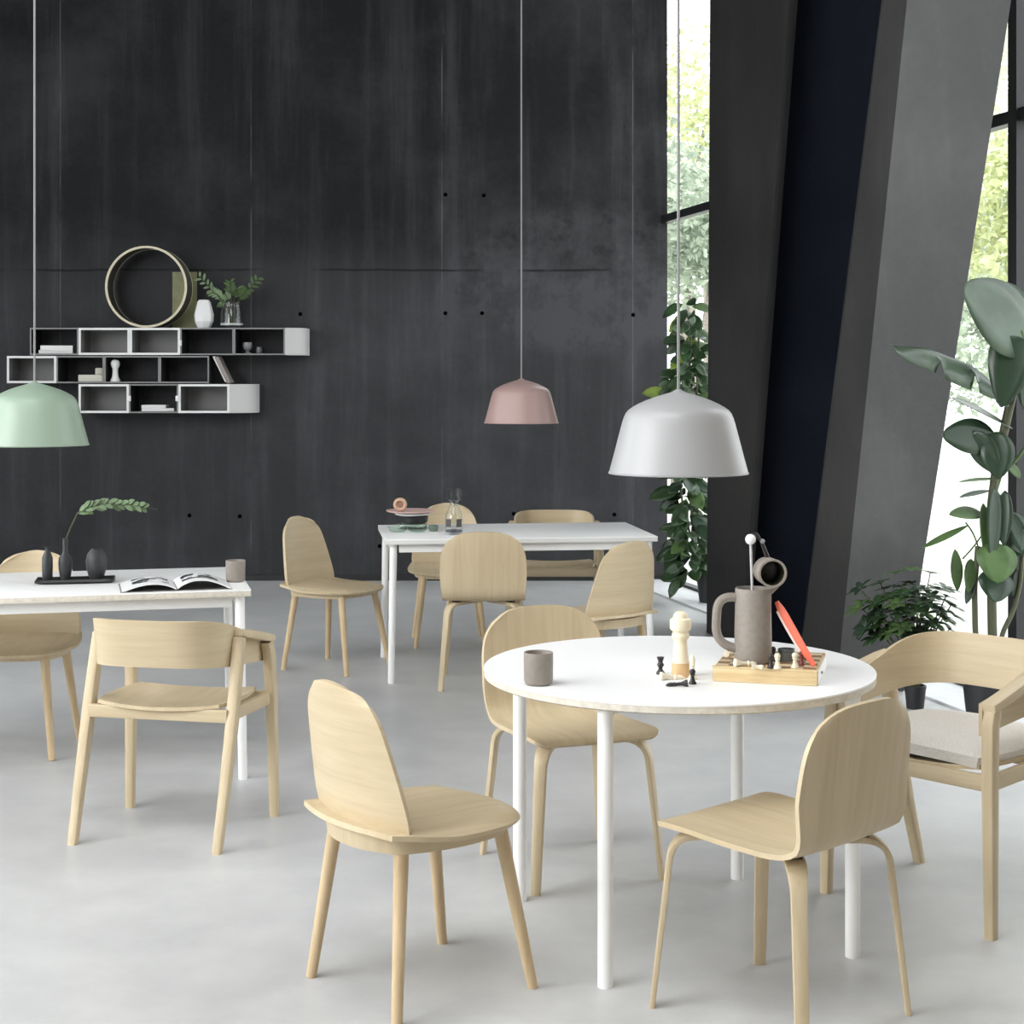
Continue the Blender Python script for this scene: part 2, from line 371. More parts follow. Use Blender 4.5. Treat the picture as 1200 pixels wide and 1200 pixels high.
# ------------------------------------------------------------------ chairs
def sq(u, v, k): return u*math.sqrt(1-k*v*v/2), v*math.sqrt(1-k*u*u/2)
def shell_chair(label, loc, rz):
    """bent-shell dining chair: curved tapering back set into a rounded seat, round legs"""
    t = thing('dining_chair', label, 'chair', loc, rz, 'oak chairs with round legs')
    def seat(u, v):
        k = .90 if v > 0 else .34
        x, y = sq(u, v, k)
        X = x*(.244 if v > 0 else .244-.014*v*v); Y = y*(.250 if v > 0 else .238)-.008
        if v < 0: Y -= .020*(1-u*u)*v*v
        e = max(abs(u), abs(v) if v > 0 else 0); q = 1.0 if v > -.2 else max(.25, 1-(-.2-v)/.8)
        z = .452-.014*(1-u*u)*(1-v*v)-.020*q*e**5-.006*max(0, v)**2
        if v < -.45: z += .007*((-v-.45)/.55)**2
        return X, Y, z
    us = lin(-1, 1, 25)
    obj('seat', sheet(seat, us, us, lambda u, v: .022-.009*max(abs(u), abs(v))**6), WY, t)
    def pan(u, v):
        x, y = sq(u, v, .62); return x*.205, y*.200-.016-(.020*(1-u*u)*v*v if v < 0 else 0), .421-.006*max(abs(u), abs(v))**3+.004
    obj('seat_frame', sheet(pan, lin(-1, 1, 15), lin(-1, 1, 15), .042), WY, t)
    def back(u, v):
        s = max(0.0, (v-.66)/.34); q = .86
        w = .216-.010*v-.072*max(0, v-.12)**1.3
        w -= .006*max(0, .10-v)/.10
        x = w*u*math.sqrt(1-q*s**2.4/2); zz = v if s == 0 else .66+.34*s*math.sqrt(1-q*u*u*s/2)
        z = .446+.362*zz
        y = -.220-.052*zz-.010*zz*zz+(.050-.022*zz)*abs(u)**2.0
        return x, y, z
    obj('backrest', sheet(back, us, [0, .02]+lin(.06, 1, 30), .013), WX, t)
    for sx_, sy_ in ((-1, 1), (1, 1), (-1, -1), (1, -1)):
        top = Vector((sx_*.152, sy_*.148-.012, .422)); ft = Vector((sx_*.203, sy_*.207, 0.0))
        d = ft-top; pts = [top+d*k_/8 for k_ in range(9)]
        leg = tube(pts, [.0195-.0055*k_/8 for k_ in range(9)], 16)
        for v in leg.verts:
            if v.co.z < .012: v.co.z = max(0.0, v.co.z-.0) if v.co.z < 0 else v.co.z
        zmin = min(v.co.z for v in leg.verts)
        for v in leg.verts: v.co.z -= zmin if v.co.z < .02 else 0
        obj('leg', leg, WLEG, t)
    return t
def ply_chair(label, loc, rz):
    """one-piece bent plywood shell on four bent plywood legs"""
    t = thing('plywood_chair', label, 'chair', loc, rz, 'plywood chairs with bent legs')
    prof = [(.232, .442), (.222, .4515), (.195, .458), (.12, .457), (.03, .452), (-.06, .449), (-.13, .449), (-.175, .455), (-.203, .470), (-.219, .495), (-.228, .53), (-.237, .59), (-.247, .66), (-.257, .73), (-.266, .800)]
    # resample along length
    L = [0]
    for a, b in zip(prof, prof[1:]): L.append(L[-1]+math.hypot(b[0]-a[0], b[1]-a[1]))
    T = L[-1]
    def P(s):
        for i in range(len(L)-1):
            if s <= L[i+1]+1e-9:
                f = (s-L[i])/(L[i+1]-L[i])
                p0, p1, p2, p3 = prof[max(i-1, 0)], prof[i], prof[i+1], prof[min(i+2, len(prof)-1)]
                return [.5*(2*p1[q]+(p2[q]-p0[q])*f+(2*p0[q]-5*p1[q]+4*p2[q]-p3[q])*f*f+(3*p1[q]-p0[q]-3*p2[q]+p3[q])*f**3) for q in (0, 1)]
        return prof[-1]
    bend = L[8]
    def W(s):
        w = .213
        w -= .007*math.exp(-((s-bend)/.06)**2)
        if s > bend: w += .004*math.sin(min(1, (s-bend)/.3)*PI)-.010*max(0, (s-bend-.15)/.2)
        r = .05
        if s < r: w -= r-math.sqrt(max(0, r*r-(r-s)**2))
        return w
    def shell(u, s):
        tt = max(0.0, (s-(T-.17))/.17); x = W(s)*u*math.sqrt(1-.74*tt**2.8/2)
        if tt: s = T-.17+.17*tt*math.sqrt(1-.86*abs(u)**2.4*tt/2)
        y, z = P(s)
        b = min(1, max(0, (s-bend)/.12))
        y += b*.020*u*u
        z += (1-b)*(.006*u*u-.006)*(1 if s > .05 else s/.05)
        return x, y, z
    ss = [0, .0015, .004, .008, .014, .022, .033, .05]+lin(.07, T-.18, 28)+lin(T-.17, T, 16)
    obj('shell', sheet(shell, lin(-1, 1, 15), ss, .0125), WY, t)
    for sx_, sy_ in ((-1, 1), (1, 1), (-1, -1), (1, -1)):
        fx, fy = sx_*.2125, sy_*.229
        d = Vector((fx, fy, 0)).normalized(); s = Vector((-d.y, d.x, 0))
        foot = Vector((fx, fy, .0)); knee = d*.262+Vector((0, 0, .428))
        pts = bez([((d*.05+Vector((0, 0, .428))), 0), (knee, .062), (foot, 0)], 10)
        last = pts[-1]; pts = pts[:-1]+[pts[-2]+(last-pts[-2])*k_/5 for k_ in range(1, 6)]
        N = len(pts)
        leg = strip(pts, s, [.050-.019*max(0, (i-4)/(N-5)) for i in range(N)], [.0155 if i < N-5 else .0155-.002*(i-N+6)/5 for i in range(N)], rnd=.2)
        for v in leg.verts:
            if v.co.z < .012: v.co.z = 0.0
        lo = obj('leg', leg, WZ, t)
        q = d*.20
        bxo('spacer', (q.x, q.y, .4395), (.030, .036, .012), RUBBER, t, math.atan2(d.y, d.x), .001)
    bxo('mounting_plate', (0, 0, .438), (.10, .10, .008), RUBBER, t, 0, .001)
    return t
def arm_chair(label, loc, rz, cushion=False):
    """wooden armchair: raked legs, arms and a bowed veneer back that runs inside the legs"""
    t = thing('armchair', label, 'chair', loc, rz, 'oak armchairs with bowed backs')
    for s in (-1, 1):
        p = [Vector((s*.277, .236, 0)), Vector((s*.273, .232, .25)), Vector((s*.268, .226, .46)), Vector((s*.264, .216, .58)), Vector((s*.262, .200, .630))]
        lg = strip(p, (1, 0, 0), [.031, .035, .038, .038, .037], [.032, .038, .042, .044, .044], rnd=.22)
        for v in lg.verts:
            if v.co.z < .01: v.co.z = 0
        obj('leg', lg, WZ, t)
        p = [Vector((s*.257, -.238, 0)), Vector((s*.261, -.172, .22)), Vector((s*.262, -.110, .44)), Vector((s*.259, -.062, .62)), Vector((s*.258, -.046, .680))]
        lg = strip(p, (1, 0, 0), [.030, .034, .037, .036, .034], [.034, .040, .046, .046, .044], rnd=.2)
        for v in lg.verts:
            if v.co.z < .01: v.co.z = 0
        obj('leg', lg, WZ, t)
        # arm rail: flat board on the leg tops, rising to the back
        p = [Vector((s*.262, .226, .636)), Vector((s*.263, .18, .646)), Vector((s*.262, .08, .668)), Vector((s*.259, -.01, .688)), Vector((s*.257, -.055, .697))]
        obj('armrest', strip(p, (1, 0, 0), [.044, .046, .044, .038, .030], [.024, .028, .030, .028, .022], rnd=.25), WY, t)
        # side rail under the seat
        p = [Vector((s*.262, .222, .425)), Vector((s*.256, 0, .428)), Vector((s*.254, -.115, .430))]
        obj('seat_rail', strip(p, (0, 0, 1), .044, .022, rnd=.2), WY, t)
    p = [Vector((x, .222-.010*(1-(x/.26)**2)*0, .425)) for x in (-.26, -.13, 0, .13, .26)]
    obj('seat_rail', strip(p, (0, 0, 1), .046, .022, rnd=.2), WX, t)
    p = [Vector((x, -.130, .428)) for x in lin(-.25, .25, 9)]
    obj('seat_rail', strip(p, (0, 0, 1), .044, .022, rnd=.2), WX, t)
    # bowed back
    path = []
    R = .238
    for y in lin(.226, -.02, 6)[:-1]: path.append((R, y))
    for i in range(25):
        a = PI*i/24; c, s_ = math.cos(a), math.sin(a)
        path.append((math.copysign(abs(c)**.58, c)*R, -.02-.215*abs(s_)**.85))
    for y in lin(-.02, .226, 6)[1:]: path.append((-R, y))
    N = len(path)
    def rib(u, v):      # u index along path, v across the height
        i = int(u); x, y = path[i]
        g = min(1, max(0, (.226-y)/.276)); g2 = max(0.0, (-.05-y)/.185)
        top = .645+.077*g*(.6+.4*g)+.035*math.sin(min(1, g2)*PI/2); bot = .556+.024*g+.020*g2
        zz = bot+(top-bot)*v
        rake = (zz-.66)*.20*min(1, g)
        return x, y-rake, zz
    obj('backrest', sheet(rib, list(range(N)), lin(0, 1, 7), .011), WX, t)
    def seat(u, v):
        x, y = sq(u, v, .35)
        yy = y*.205+.016
        if v < 0: yy -= .012*(1-u*u)*(-v)
        return x*.242, yy*(1 if v > 0 else .78), .460-.020*(1-u*u)*(1-v*v*.35)
    obj('seat', sheet(seat, lin(-1, 1, 15), lin(-1, 1, 15), .012), WY, t)
    if cushion:
        bm = bmesh.new(); us = lin(-1, 1, 17)
        def cs(u, v):
            x, y = sq(u, v, .35); yy = y*.212+.016
            if v < 0: yy -= .02*(1-u*u)*(-v)
            e = max(abs(u), abs(v))
            return x*.240, yy, .472+.018*(1-e**6)+.012*(1-u*u)
        obj('seat_cushion', sheet(cs, us, us, lambda u, v: .056 if max(abs(u), abs(v)) < .95 else .036), FABRIC, t)
    return t
R = math.radians
cA = shell_chair('oak dining chair in front, turned with its back to the round table\'s left side, nearest on the left', (-.234, 4.133, 0), R(-52.8))
cA['label'] = 'largest oak chair, in the left foreground before the round table, back to the camera'
cF = again(cA, 'oak chair half hidden behind the left rectangular table, cut by the frame', (-2.082, 6.76, 0), R(180))
cG = again(cA, 'oak chair at the left end of the far table, its seat pointing right', (-.949, 8.695, 0), R(-119.2))
cI = again(cA, 'oak chair behind the far table, its back showing past the glass bottle', (-.373, 9.52, 0), R(185))
cK = again(cA, 'oak chair at the near right corner of the far table, seen from behind', (.39, 7.68, 0), R(40.5))
cC = ply_chair('bent plywood chair in the right foreground, its back towards the camera', (.658, 3.947, 0), R(42.9))
cB = again(cC, 'bent plywood chair on the far left side of the round table, seat tucked under it', (.186, 5.119, 0), R(-158.8))
cH = again(cC, 'bent plywood chair with its square back in front of the far table', (-.144, 8.253, 0), R(0))
cD = arm_chair('oak armchair with a pale grey cushion right of the round table', (1.313, 4.815, 0), R(133), True)
cE = arm_chair('oak armchair with bare wooden seat in front of the left rectangular table', (-1.167, 5.543, 0), R(-12.3))
cJ = again(cE, 'oak armchair behind the far table, only its curved back top and seat edge showing', (.255, 9.66, 0), R(180))

# ------------------------------------------------------------------ tables
TOP = .74
def rect_table(label, c, rz, LX, LY, edge):
    t = thing('rectangular_table', label, 'table', (c[0], c[1], 0), rz, 'white rectangular tables')
    top = bxo('tabletop', (0, 0, TOP-.003), (LX, LY, .006), WHITE, t, 0, .0015)
    bxo('plywood_edge', (0, 0, TOP-.0165), (LX-.001, LY-.001, .021), edge, top, 0, .002)
    for s in (-1, 1):
        bxo('apron', (0, s*(LY/2-.045), .692), (LX-.14, .022, .044), STEEL, t, 0, .003)
        bxo('apron', (s*(LX/2-.045), 0, .692), (.022, LY-.14, .044), STEEL, t, 0, .003)
        for q in (-1, 1):
            a = Vector((s*(LX/2-.042), q*(LY/2-.042), .712)); b = Vector((s*(LX/2-.030), q*(LY/2-.034), 0))
            lg = tube([a, b], [.0195, .0175], 20)
            for v in lg.verts:
                if v.co.z < .02: v.co.z = 0
            obj('leg', lg, STEEL, t)
    return t
lr = math.atan2(.222, .905)
ex, ey = Vector((math.cos(lr), math.sin(lr))), Vector((-math.sin(lr), math.cos(lr)))
LC = Vector((-1.012, 6.228))-ex*.80+ey*.40
rect_table('white rectangular table at the left edge carrying vases and a magazine', LC, lr, 1.6, .80, PLY)
br = R(7.4)
BC = Vector((.003, 8.718))
rect_table('white rectangular table far back holding bottle and stacked dishes', BC, br, 1.42, .86, plain('grey_edge', (.66, .66, .64), .5))
RT = (.470, 4.548)
t = thing('round_table', 'white round table with four steel legs in the right foreground', 'table', (*RT, 0), R(-117.4+45))
top = obj('tabletop', lathe([(0, TOP-.006), (.549, TOP-.006), (.55, TOP-.005), (.55, TOP-.001), (.549, TOP), (0, TOP)], 96), WHITE, t)
obj('plywood_edge', lathe([(0, TOP-.026), (.543, TOP-.026), (.549, TOP-.022), (.549, TOP-.0062), (0, TOP-.0062)], 96), PLY, top)
for i in range(4):
    a = PI/4+i*PI/2
    p = Vector((.503*math.cos(a), .503*math.sin(a), 0))
    obj('leg', tube([p+Vector((0, 0, .714)), p], [.0205, .0200], 24), STEEL, t)
for i in range(2):
    a = PI/4+i*PI/2
    bxo('cross_rail', (0, 0, .702-i*.0), (.96, .03, .022), STEEL, t, a, .003)

# ------------------------------------------------------------------ pendant lamps
def lamp(label, p, R_, mat):
    t = thing('pendant_lamp', label, 'lamp', p, 0, 'bell shaped pendant lamps')
    pr = [(1, 0), (.93, .26), (.86, .53), (.81, .72), (.785, .80), (.76, .86), (.72, .91), (.66, .955), (.58, 1.0), (.47, 1.05), (.35, 1.095), (.22, 1.135), (.11, 1.165), (.055, 1.195), (.03, 1.21), (0, 1.212)]
    outer = [(r*R_, z*R_) for r, z in pr]; inner = [(max(0, r*R_-.003), z*R_-.003) for r, z in pr[:-1]]+[(0, 1.212*R_-.004)]
    inner[0] = (R_-.003, 0)
    bm = lathe(outer, 64); lathe(inner, 64, bm=bm); bmesh.ops.remove_doubles(bm, verts=bm.verts[:], dist=1e-6)
    lathe([(R_, 0), (R_+.0012, .0015), (R_+.0012, .004), (R_-.0008, .005)], 64, bm=bm)
    lathe([(R_-.003, 0), (R_, 0)], 64, bm=bm)
    obj('lamp_shade', bm, mat, t)
    obj('socket', lathe([(0, 1.17*R_), (.02, 1.17*R_), (.02, .82*R_), (.014, .80*R_), (0, .80*R_)], 20), STEEL, t)
    obj('bulb', lathe([(0, .80*R_-.075), (.014, .80*R_-.072), (.026, .80*R_-.055), (.03, .80*R_-.04), (.025, .80*R_-.02), (.013, .80*R_), (0, .80*R_)], 20), CER, t)
    obj('cable', tube([(0, 0, 1.20*R_), (0, 0, CEIL-.02-p[2])], .0042, 8), CABLE, t)
    obj('ceiling_canopy', lathe([(0, CEIL-p[2]-.035), (.03, CEIL-p[2]-.035), (.05, CEIL-p[2]-.02), (.05, CEIL-p[2]), (0, CEIL-p[2])], 24), STEEL, t)
p = at(795, 555, 4.56); lamp('pale grey pendant lamp hanging over the round table', (p.x, p.y, p.z), .198, plain('grey_lamp_paint', (.34, .34, .345), .38))
p = at(611, 496, 8.64); lamp('dusty pink pendant lamp hanging over the far table', (p.x, p.y, p.z), .200, plain('pink_lamp_paint', (.36, .245, .225), .38))
p = at(40.5, 522, 6.1); lamp('mint green pendant lamp hanging over the left table', (p.x, p.y, p.z), .202, plain('green_lamp_paint', (.27, .355, .275), .38))

# ------------------------------------------------------------------ wall shelf
SY, SD = 12.21, .28                        # front plane and depth
K = SY/FPX
def shx(px): return (px-600)*K
def shz(py): return EYE+(HY-py)*K
def shelf_box(label, x0, x1, y0, y1, lightbox, end=0):
    X0, X1, Z1, Z0 = shx(x0), shx(x1), shz(y0), shz(y1)
    th = .017 if lightbox else .011
    m = MIDSH if lightbox else DKSH
    cx = (X0+X1)/2
    t = thing('shelf_box', label, 'shelf', (cx, SY, Z0), 0, 'boxes of the stacked wall shelf')
    W, H = X1-X0-.001, Z1-Z0-.001
    for nm, c, s in (('top_panel', (0, SD/2, H-th/2), (W, SD, th)), ('bottom_panel', (0, SD/2, th/2), (W, SD, th)),
                     ('side_panel', (-W/2+th/2, SD/2, H/2), (th, SD, H-2*th)), ('side_panel', (W/2-th/2, SD/2, H/2), (th, SD, H-2*th))):
        bxo(nm, c, s, m, t)
    if lightbox: bxo('back_panel', (0, SD-.006, H/2), (W-2*th, .01, H-2*th), m, t)
    if True:
        bm = bmesh.new()
        for c, s in (((0, -.0008, H-th/2), (W, .0016, th)), ((0, -.0008, th/2), (W, .0016, th)), ((-W/2+th/2, -.0008, H/2), (th, .0016, H-2*th)), ((W/2-th/2, -.0008, H/2), (th, .0016, H-2*th))): box(bm, c, s)
        obj('edge_band', bm, PALESH if lightbox else plainGREY, t, False)
    if end:
        E = (end-x1)*K
        bm = bmesh.new(); poly = [(W/2+.0005, SD), (W/2+.0005, 0)]
        r = E*.92
        for i in range(11):
            a = -PI/2+PI/2*i/10; poly.append((W/2+E-r+r*math.cos(a), r+r*math.sin(a)))
        poly.append((W/2+E, SD)); poly_prism(bm, poly, 0, H)
        e = obj('rounded_end', bm, GREYSH, t)
    return t
plainGREY = plain('grey_edge_band', (.22, .22, .22), .5)
shelf_box('open shelf box at the left of the top row, holding two white books', 35, 92, 384, 416, False)
shelf_box('closed-back grey shelf box, second of the top row, under the left of the hoop', 92, 152, 384, 416, True)
shelf_box('closed-back grey shelf box in the middle of the top row, below the hoop', 152, 211, 384, 416, True)
shelf_box('open dark shelf box in the top row below the white and glass vases', 211, 274, 384, 416, False)
shelf_box('dark shelf box with pale rounded end at the right of the top row', 274, 334, 384, 416, False, 357.5)
shelf_box('closed-back grey shelf box leftmost of the middle row above the mint lamp', 8, 66, 417, 449, True)
shelf_box('open shelf box of the middle row holding a cream box', 66, 122, 417, 449, False)
shelf_box('open shelf box of the middle row holding the white figurine', 122, 187, 417, 449, False)
shelf_box('empty dark shelf box at the right of the middle row beside the leaning book', 187, 245, 417, 449, False)
shelf_box('closed-back grey shelf box at the left of the bottom row beside the mint lamp', 92, 151, 450, 484, True)
shelf_box('open dark shelf box of the bottom row with white papers inside', 151, 209, 450, 484, False)
shelf_box('closed-back grey shelf box with pale rounded end, right of the bottom row', 209, 269, 450, 484, True, 297.5)
for px, py, lb in ((211, 402, 'small white clip between boxes of the top shelf row'), (151.5, 467, 'small white clip left of the papers in the bottom shelf row'), (208, 467, 'small white clip right of the papers in the bottom shelf row')):
    bm = bmesh.new(); box(bm, (0, -.006, 0), (.028, .010, .042), 0, .004); box(bm, (0, -.012, 0), (.016, .008, .024), 0, .003)
    tag(obj('shelf_clip', bm, CER, None, True, (shx(px), SY-.001, shz(py))), lb, 'clip', 'clips of the wall shelf')
def book(label, x0, x1, z0, h, d=.17, y=SY+.05, mat=PAPER, rz=0):
    X0, X1 = shx(x0), shx(x1); cx = (X0+X1)/2; W = X1-X0
    t = thing('book', label, 'book', (cx, y+d/2, z0), rz, 'books on the wall shelf')
    bm = bmesh.new(); box(bm, (0, 0, .0015), (W, d, .003)); box(bm, (0, 0, h-.0015), (W, d, .003)); box(bm, (0, -d/2+.0015, h/2), (W, .003, h-.006))
    obj('cover', bm, mat, t, False)
    bxo('pages', (0, .002, h/2), (W-.008, d-.010, h-.0062), PAPER, t)
    return t
z = shz(416)+.0125
book('lower white book lying in the top left shelf box', 43, 83, z, .026, mat=PAPER)
book('upper white book lying in the top left shelf box', 44.5, 82, z+.0265, .034, rz=.06, mat=CER)
# cream box and white cube
z = shz(449)+.012
tag(bxo('card_box', (shx(105), SY+.09, z+.026), (.185, .14, .052), CREAM, None, 0, .004), 'flat cream card box in the middle shelf row', 'box')
b2 = bxo('wooden_cube', (shx(112.5), SY+.09, z+.0525+.0265), (.054, .054, .052), CREAM, None, .2, .006)
tag(b2, 'small pale cube standing on the cream card box', 'cube')
def figure(label, prof, loc, mat, cat='figurine', name='figurine', group=None, rot=None, n=24):
    return tag(obj(name, lathe(prof, n), mat, None, True, loc, rot), label, cat, group)
figure('white knob-headed figurine standing in the middle shelf row', [(0, 0), (.036, 0), (.038, .01), (.026, .035), (.022, .07), (.022, .10), (.03, .115), (.036, .135), (.032, .155), (.02, .168), (0, .172)], (shx(132.5), SY+.07, shz(449)+.0115), CER)
# leaning book on the lower row
t = thing('book', 'grey and white book leaning against the shelf end of the middle row', 'book', (shx(263), SY+.10, shz(450)+.001), 0, 'books on the wall shelf')
M = Matrix.Rotation(-R(26), 4, 'Y')
bxo('cover', (-.018, 0, .105), (.030, .16, .222), plain('rose_grey_cover', (.30, .26, .25), .6), t, 0, .001, M)
bxo('pages', (-.040, 0, .1135), (.016, .15, .214), PAPER, t, 0, .001, M)
z = shz(484)+.0125
for i, (x0, x1, lb) in enumerate(((165, 203, 'lowest white paper pad in the bottom shelf row'), (164.5, 193, 'top white paper pad in the bottom shelf row'))):
    tag(bxo('paper_pad', (shx((x0+x1)/2), SY+.10, z+.012+i*.0245), ((x1-x0)*K, .15, .0235), PAPER, None, .03*i, .002), lb, 'paper pad', 'paper pads on the wall shelf')
z = shz(416)+.0125
figure('small grey glass lamp-like cup standing left in the top right shelf box', [(0, 0), (.02, 0), (.022, .006), (.012, .02), (.03, .035), (.038, .06), (.034, .085), (.03, .085), (.03, .06), (0, .04)], (shx(288), SY+.09, z), plain('smoky_grey', (.22, .22, .23), .25), 'cup', 'small_cup')
figure('tiny grey cup standing right in the top right shelf box', [(0, 0), (.022, 0), (.026, .02), (.022, .05), (.018, .05), (.018, .02), (0, .015)], (shx(302), SY+.08, z), plain('smoky_grey_dark', (.12, .12, .13), .3), 'cup', 'small_cup')
# things on top of the shelf
zt = shz(384)+.0005
def hoop(label, px, py, rad, Y0, depth):
    n = 72; t = thing('wooden_hoop', label, 'hoop', ((px-600)*Y0/FPX, Y0, zt+rad))
    def ring(r0, r1, y0, y1):
        bm = bmesh.new(); q = []
        for i in range(n):
            a = 2*PI*i/n; q.append([bm.verts.new((r*math.cos(a), y, r*math.sin(a))) for r, y in ((r0, y0), (r0, y1), (r1, y1), (r1, y0))])
        for i in range(n):
            A, B = q[i], q[(i+1) % n]
            for k_ in range(4): bm.faces.new((A[k_], A[(k_+1) % 4], B[(k_+1) % 4], B[k_]))
        return bm
    obj('front_rim', ring(rad, rad-.017, 0, .012), HW, t)
    obj('band', ring(rad-.002, rad-.008, .0121, depth-.0121), plain('shade_dark_wood', (.06, .055, .045), .6), t)  # shade on the wooden band put into its dark colour
    obj('rear_rim', ring(rad, rad-.010, depth-.012, depth), HW, t)
    return t
HW = plain('birch_veneer', (.66, .60, .44), .5, noise=.08)
hoop('pale wooden deep hoop standing upright on the wall shelf', 171, 331, .312, SY+.02, .235)
t = bxo('olive_board', (shx(208), 12.480, zt+.222), (.19, .010, .44), plain('olive_green_card', (.235, .24, .125), .7, noise=.15, nscale=12))
tag(t, 'olive green upright board behind the wooden hoop', 'board')
# faceted white vase and dark vase
prof = [(0, 0), (.05, 0), (.074, .05), (.078, .10), (.052, .20), (.040, .215), (.034, .21), (.04, .19), (.06, .10), (.04, .02), (0, .015)]
o = tag(obj('faceted_vase', lathe(prof, 7), CER, None, False, (shx(236), SY+.09, zt), (0, 0, .3)), 'white faceted vase on the wall shelf beside the hoops', 'vase')
# glass vase with sprigs
def leaf(base, tip, w, nrm, droop=.0, fold=.15, n=9, bm=None, tipw=.0, shape=1.0):
    """one leaf blade: midrib from base to tip, sagging by droop, folded along the rib"""
    bm = bm or bmesh.new(); base, tip = Vector(base), Vector(tip); d = tip-base; L = d.length; t = d.normalized()
    nr = Vector(nrm); nr = (nr-t*nr.dot(t)).normalized(); s = t.cross(nr).normalized(); rows = []
    for i in range(n+1):
        f = i/n; c = base+d*f-Vector((0, 0, 1))*droop*L*(f*f) + nr*(.10*L*math.sin(PI*f))*(droop+.3)*.5
        ww = w/2*(math.sin(PI*min(1, f**shape*.97+.015)))**.75*(1 if f < 1 else 0)+.0004
        rows.append([bm.verts.new(c+s*ww*q+nr*fold*ww*abs(q)) for q in (-1, -.5, 0, .5, 1)])
    for a, b in zip(rows, rows[1:]):
        for k_ in range(4): bm.faces.new((a[k_], a[k_+1], b[k_+1], b[k_]))
    return bm
def thicken(o, th):
    m = o.modifiers.new('Solidify', 'SOLIDIFY'); m.thickness = th; m.offset = 0; return o
gp = Vector((shx(269), SY+.10, zt))
t = thing('glass_vase', 'clear glass vase of green sprigs on the wall shelf', 'vase', gp)
obj('vase_body', lathe([(0, 0), (.08, 0), (.092, .012), (.094, .12), (.08, .16), (.078, .195), (.082, .20), (.078, .20), (.074, .193), (.076, .16), (.089, .12), (.087, .02), (0, .015)], 28), VGLASS, t)
obj('water', lathe([(0, .016), (.086, .02), (.088, .035), (0, .035)], 24), plain('milky_water', (.6, .62, .62), .2), t)
random.seed(4)
tips = [(232, 324), (246, 340), (262, 345), (275, 338), (288, 340), (300, 326), (268, 330), (255, 352)]
for px, py in tips:
    e = Vector((shx(px), SY+.10+random.uniform(-.05, .05), shz(py)))-gp
    st = [Vector((random.uniform(-.03, .03), 0, .03)), Vector((e.x*.25, e.y*.3, .2)), e]
    s_ = obj('sprig', tube(bez([(st[0], 0), (st[1], .08), (st[2], 0)], 5), .003, 6), STEM, t)
    bm = bmesh.new()
    for i in range(9):
        f = .35+.65*i/8; c = st[1].lerp(e, f) if f > .1 else st[1]
        dd = (e-st[1]).normalized(); sd = Vector((-dd.z, random.uniform(-.6, .6), dd.x))*(1 if i % 2 else -1)
        leaf(c, c+(dd*.7+sd*.8).normalized()*random.uniform(.045, .075), .02, (0, -1, .3), .1, n=4, bm=bm)
    obj('leaves', bm, SPRIG if px < 265 else LEAFM, s_)

# ------------------------------------------------------------------ left table things
def lp(px, py, z=TOP): return on(px, py, z)
tp = lp(88.5, 682.5)
t = thing('tray', 'long black tray under three dark vases', 'tray', tp, lr*.85)
obj('tray_plate', sheet(lambda u, v: (u*.153, v*.062, .007+.006*max(abs(u)**12, abs(v)**8)), lin(-1, 1, 25), lin(-1, 1, 13), .010), BLACK, t)
def yy(px): return tp.y+((px-600)*tp.y/FPX-tp.x)*math.tan(lr*.85)
def vase(label, px, prof, inner):
    Y = yy(px); loc = ((px-600)*Y/FPX, Y, TOP+.0125)
    return tag(obj('vase', lathe(prof+inner, 32), DARKV, None, True, loc), label, 'vase', 'charcoal vases on the black tray')
vase('slim charcoal bottle vase at the left end of the black tray', 55.5, [(0, 0), (.017, 0), (.020, .006), (.0215, .05), (.021, .09), (.014, .108), (.009, .118), (.009, .128), (.011, .132)], [(.008, .132), (.006, .12), (0, .11)])
vase('narrow charcoal vase holding the leafy branch', 76.5, [(0, 0), (.018, 0), (.020, .006), (.026, .04), (.0275, .07), (.025, .09), (.013, .103), (.010, .12), (.010, .165)], [(.0075, .165), (.007, .11), (0, .10)])
vase('round-bodied charcoal vase at the right end of the black tray', 113, [(0, 0), (.026, 0), (.029, .005), (.039, .04), (.0425, .07), (.037, .098), (.024, .117), (.019, .123)], [(.016, .122), (.02, .112), (0, .10)])
Y = yy(76.5)
t = thing('leafy_branch', 'arching green branch rising from the narrow charcoal vase', 'branch', ((76.5-600)*Y/FPX, Y, TOP+.115))
b0 = Vector(t.location)
P = [at(76.5, 668, Y), at(76.3, 634, Y), at(83, 618, Y-.02), at(91, 601, Y-.03), at(105, 594, Y-.04), at(125, 590, Y-.05), at(150, 590.5, Y-.06), at(170, 594, Y-.06), at(185, 597.5, Y-.06)]
P = [p-b0 for p in P]; P[0] = Vector((0, 0, .0))
obj('stem', tube(P, [.003]*6+[.0022, .0018, .001], 8), STEM, t)
random.seed(7)
for i in range(26):
    f = 3+3.9*i/25; k_ = int(min(f, 6.99)); c = P[k_].lerp(P[k_+1], f-k_); dd = (P[k_+1]-P[k_]).normalized()
    up = Vector((-dd.z, random.uniform(-.7, .7), dd.x))*(1 if i % 2 else -1)
    L_ = .062*(1-.45*i/25)*random.uniform(.8, 1.15)
    e = c+(dd*random.uniform(.75, 1.0)+up*random.uniform(.35, .65)).normalized()*L_
    thicken(obj('leaf', leaf(c, e, .019, (random.uniform(-.3, .3), -1, .5), .08, n=6), SPRIG, t), .0008)
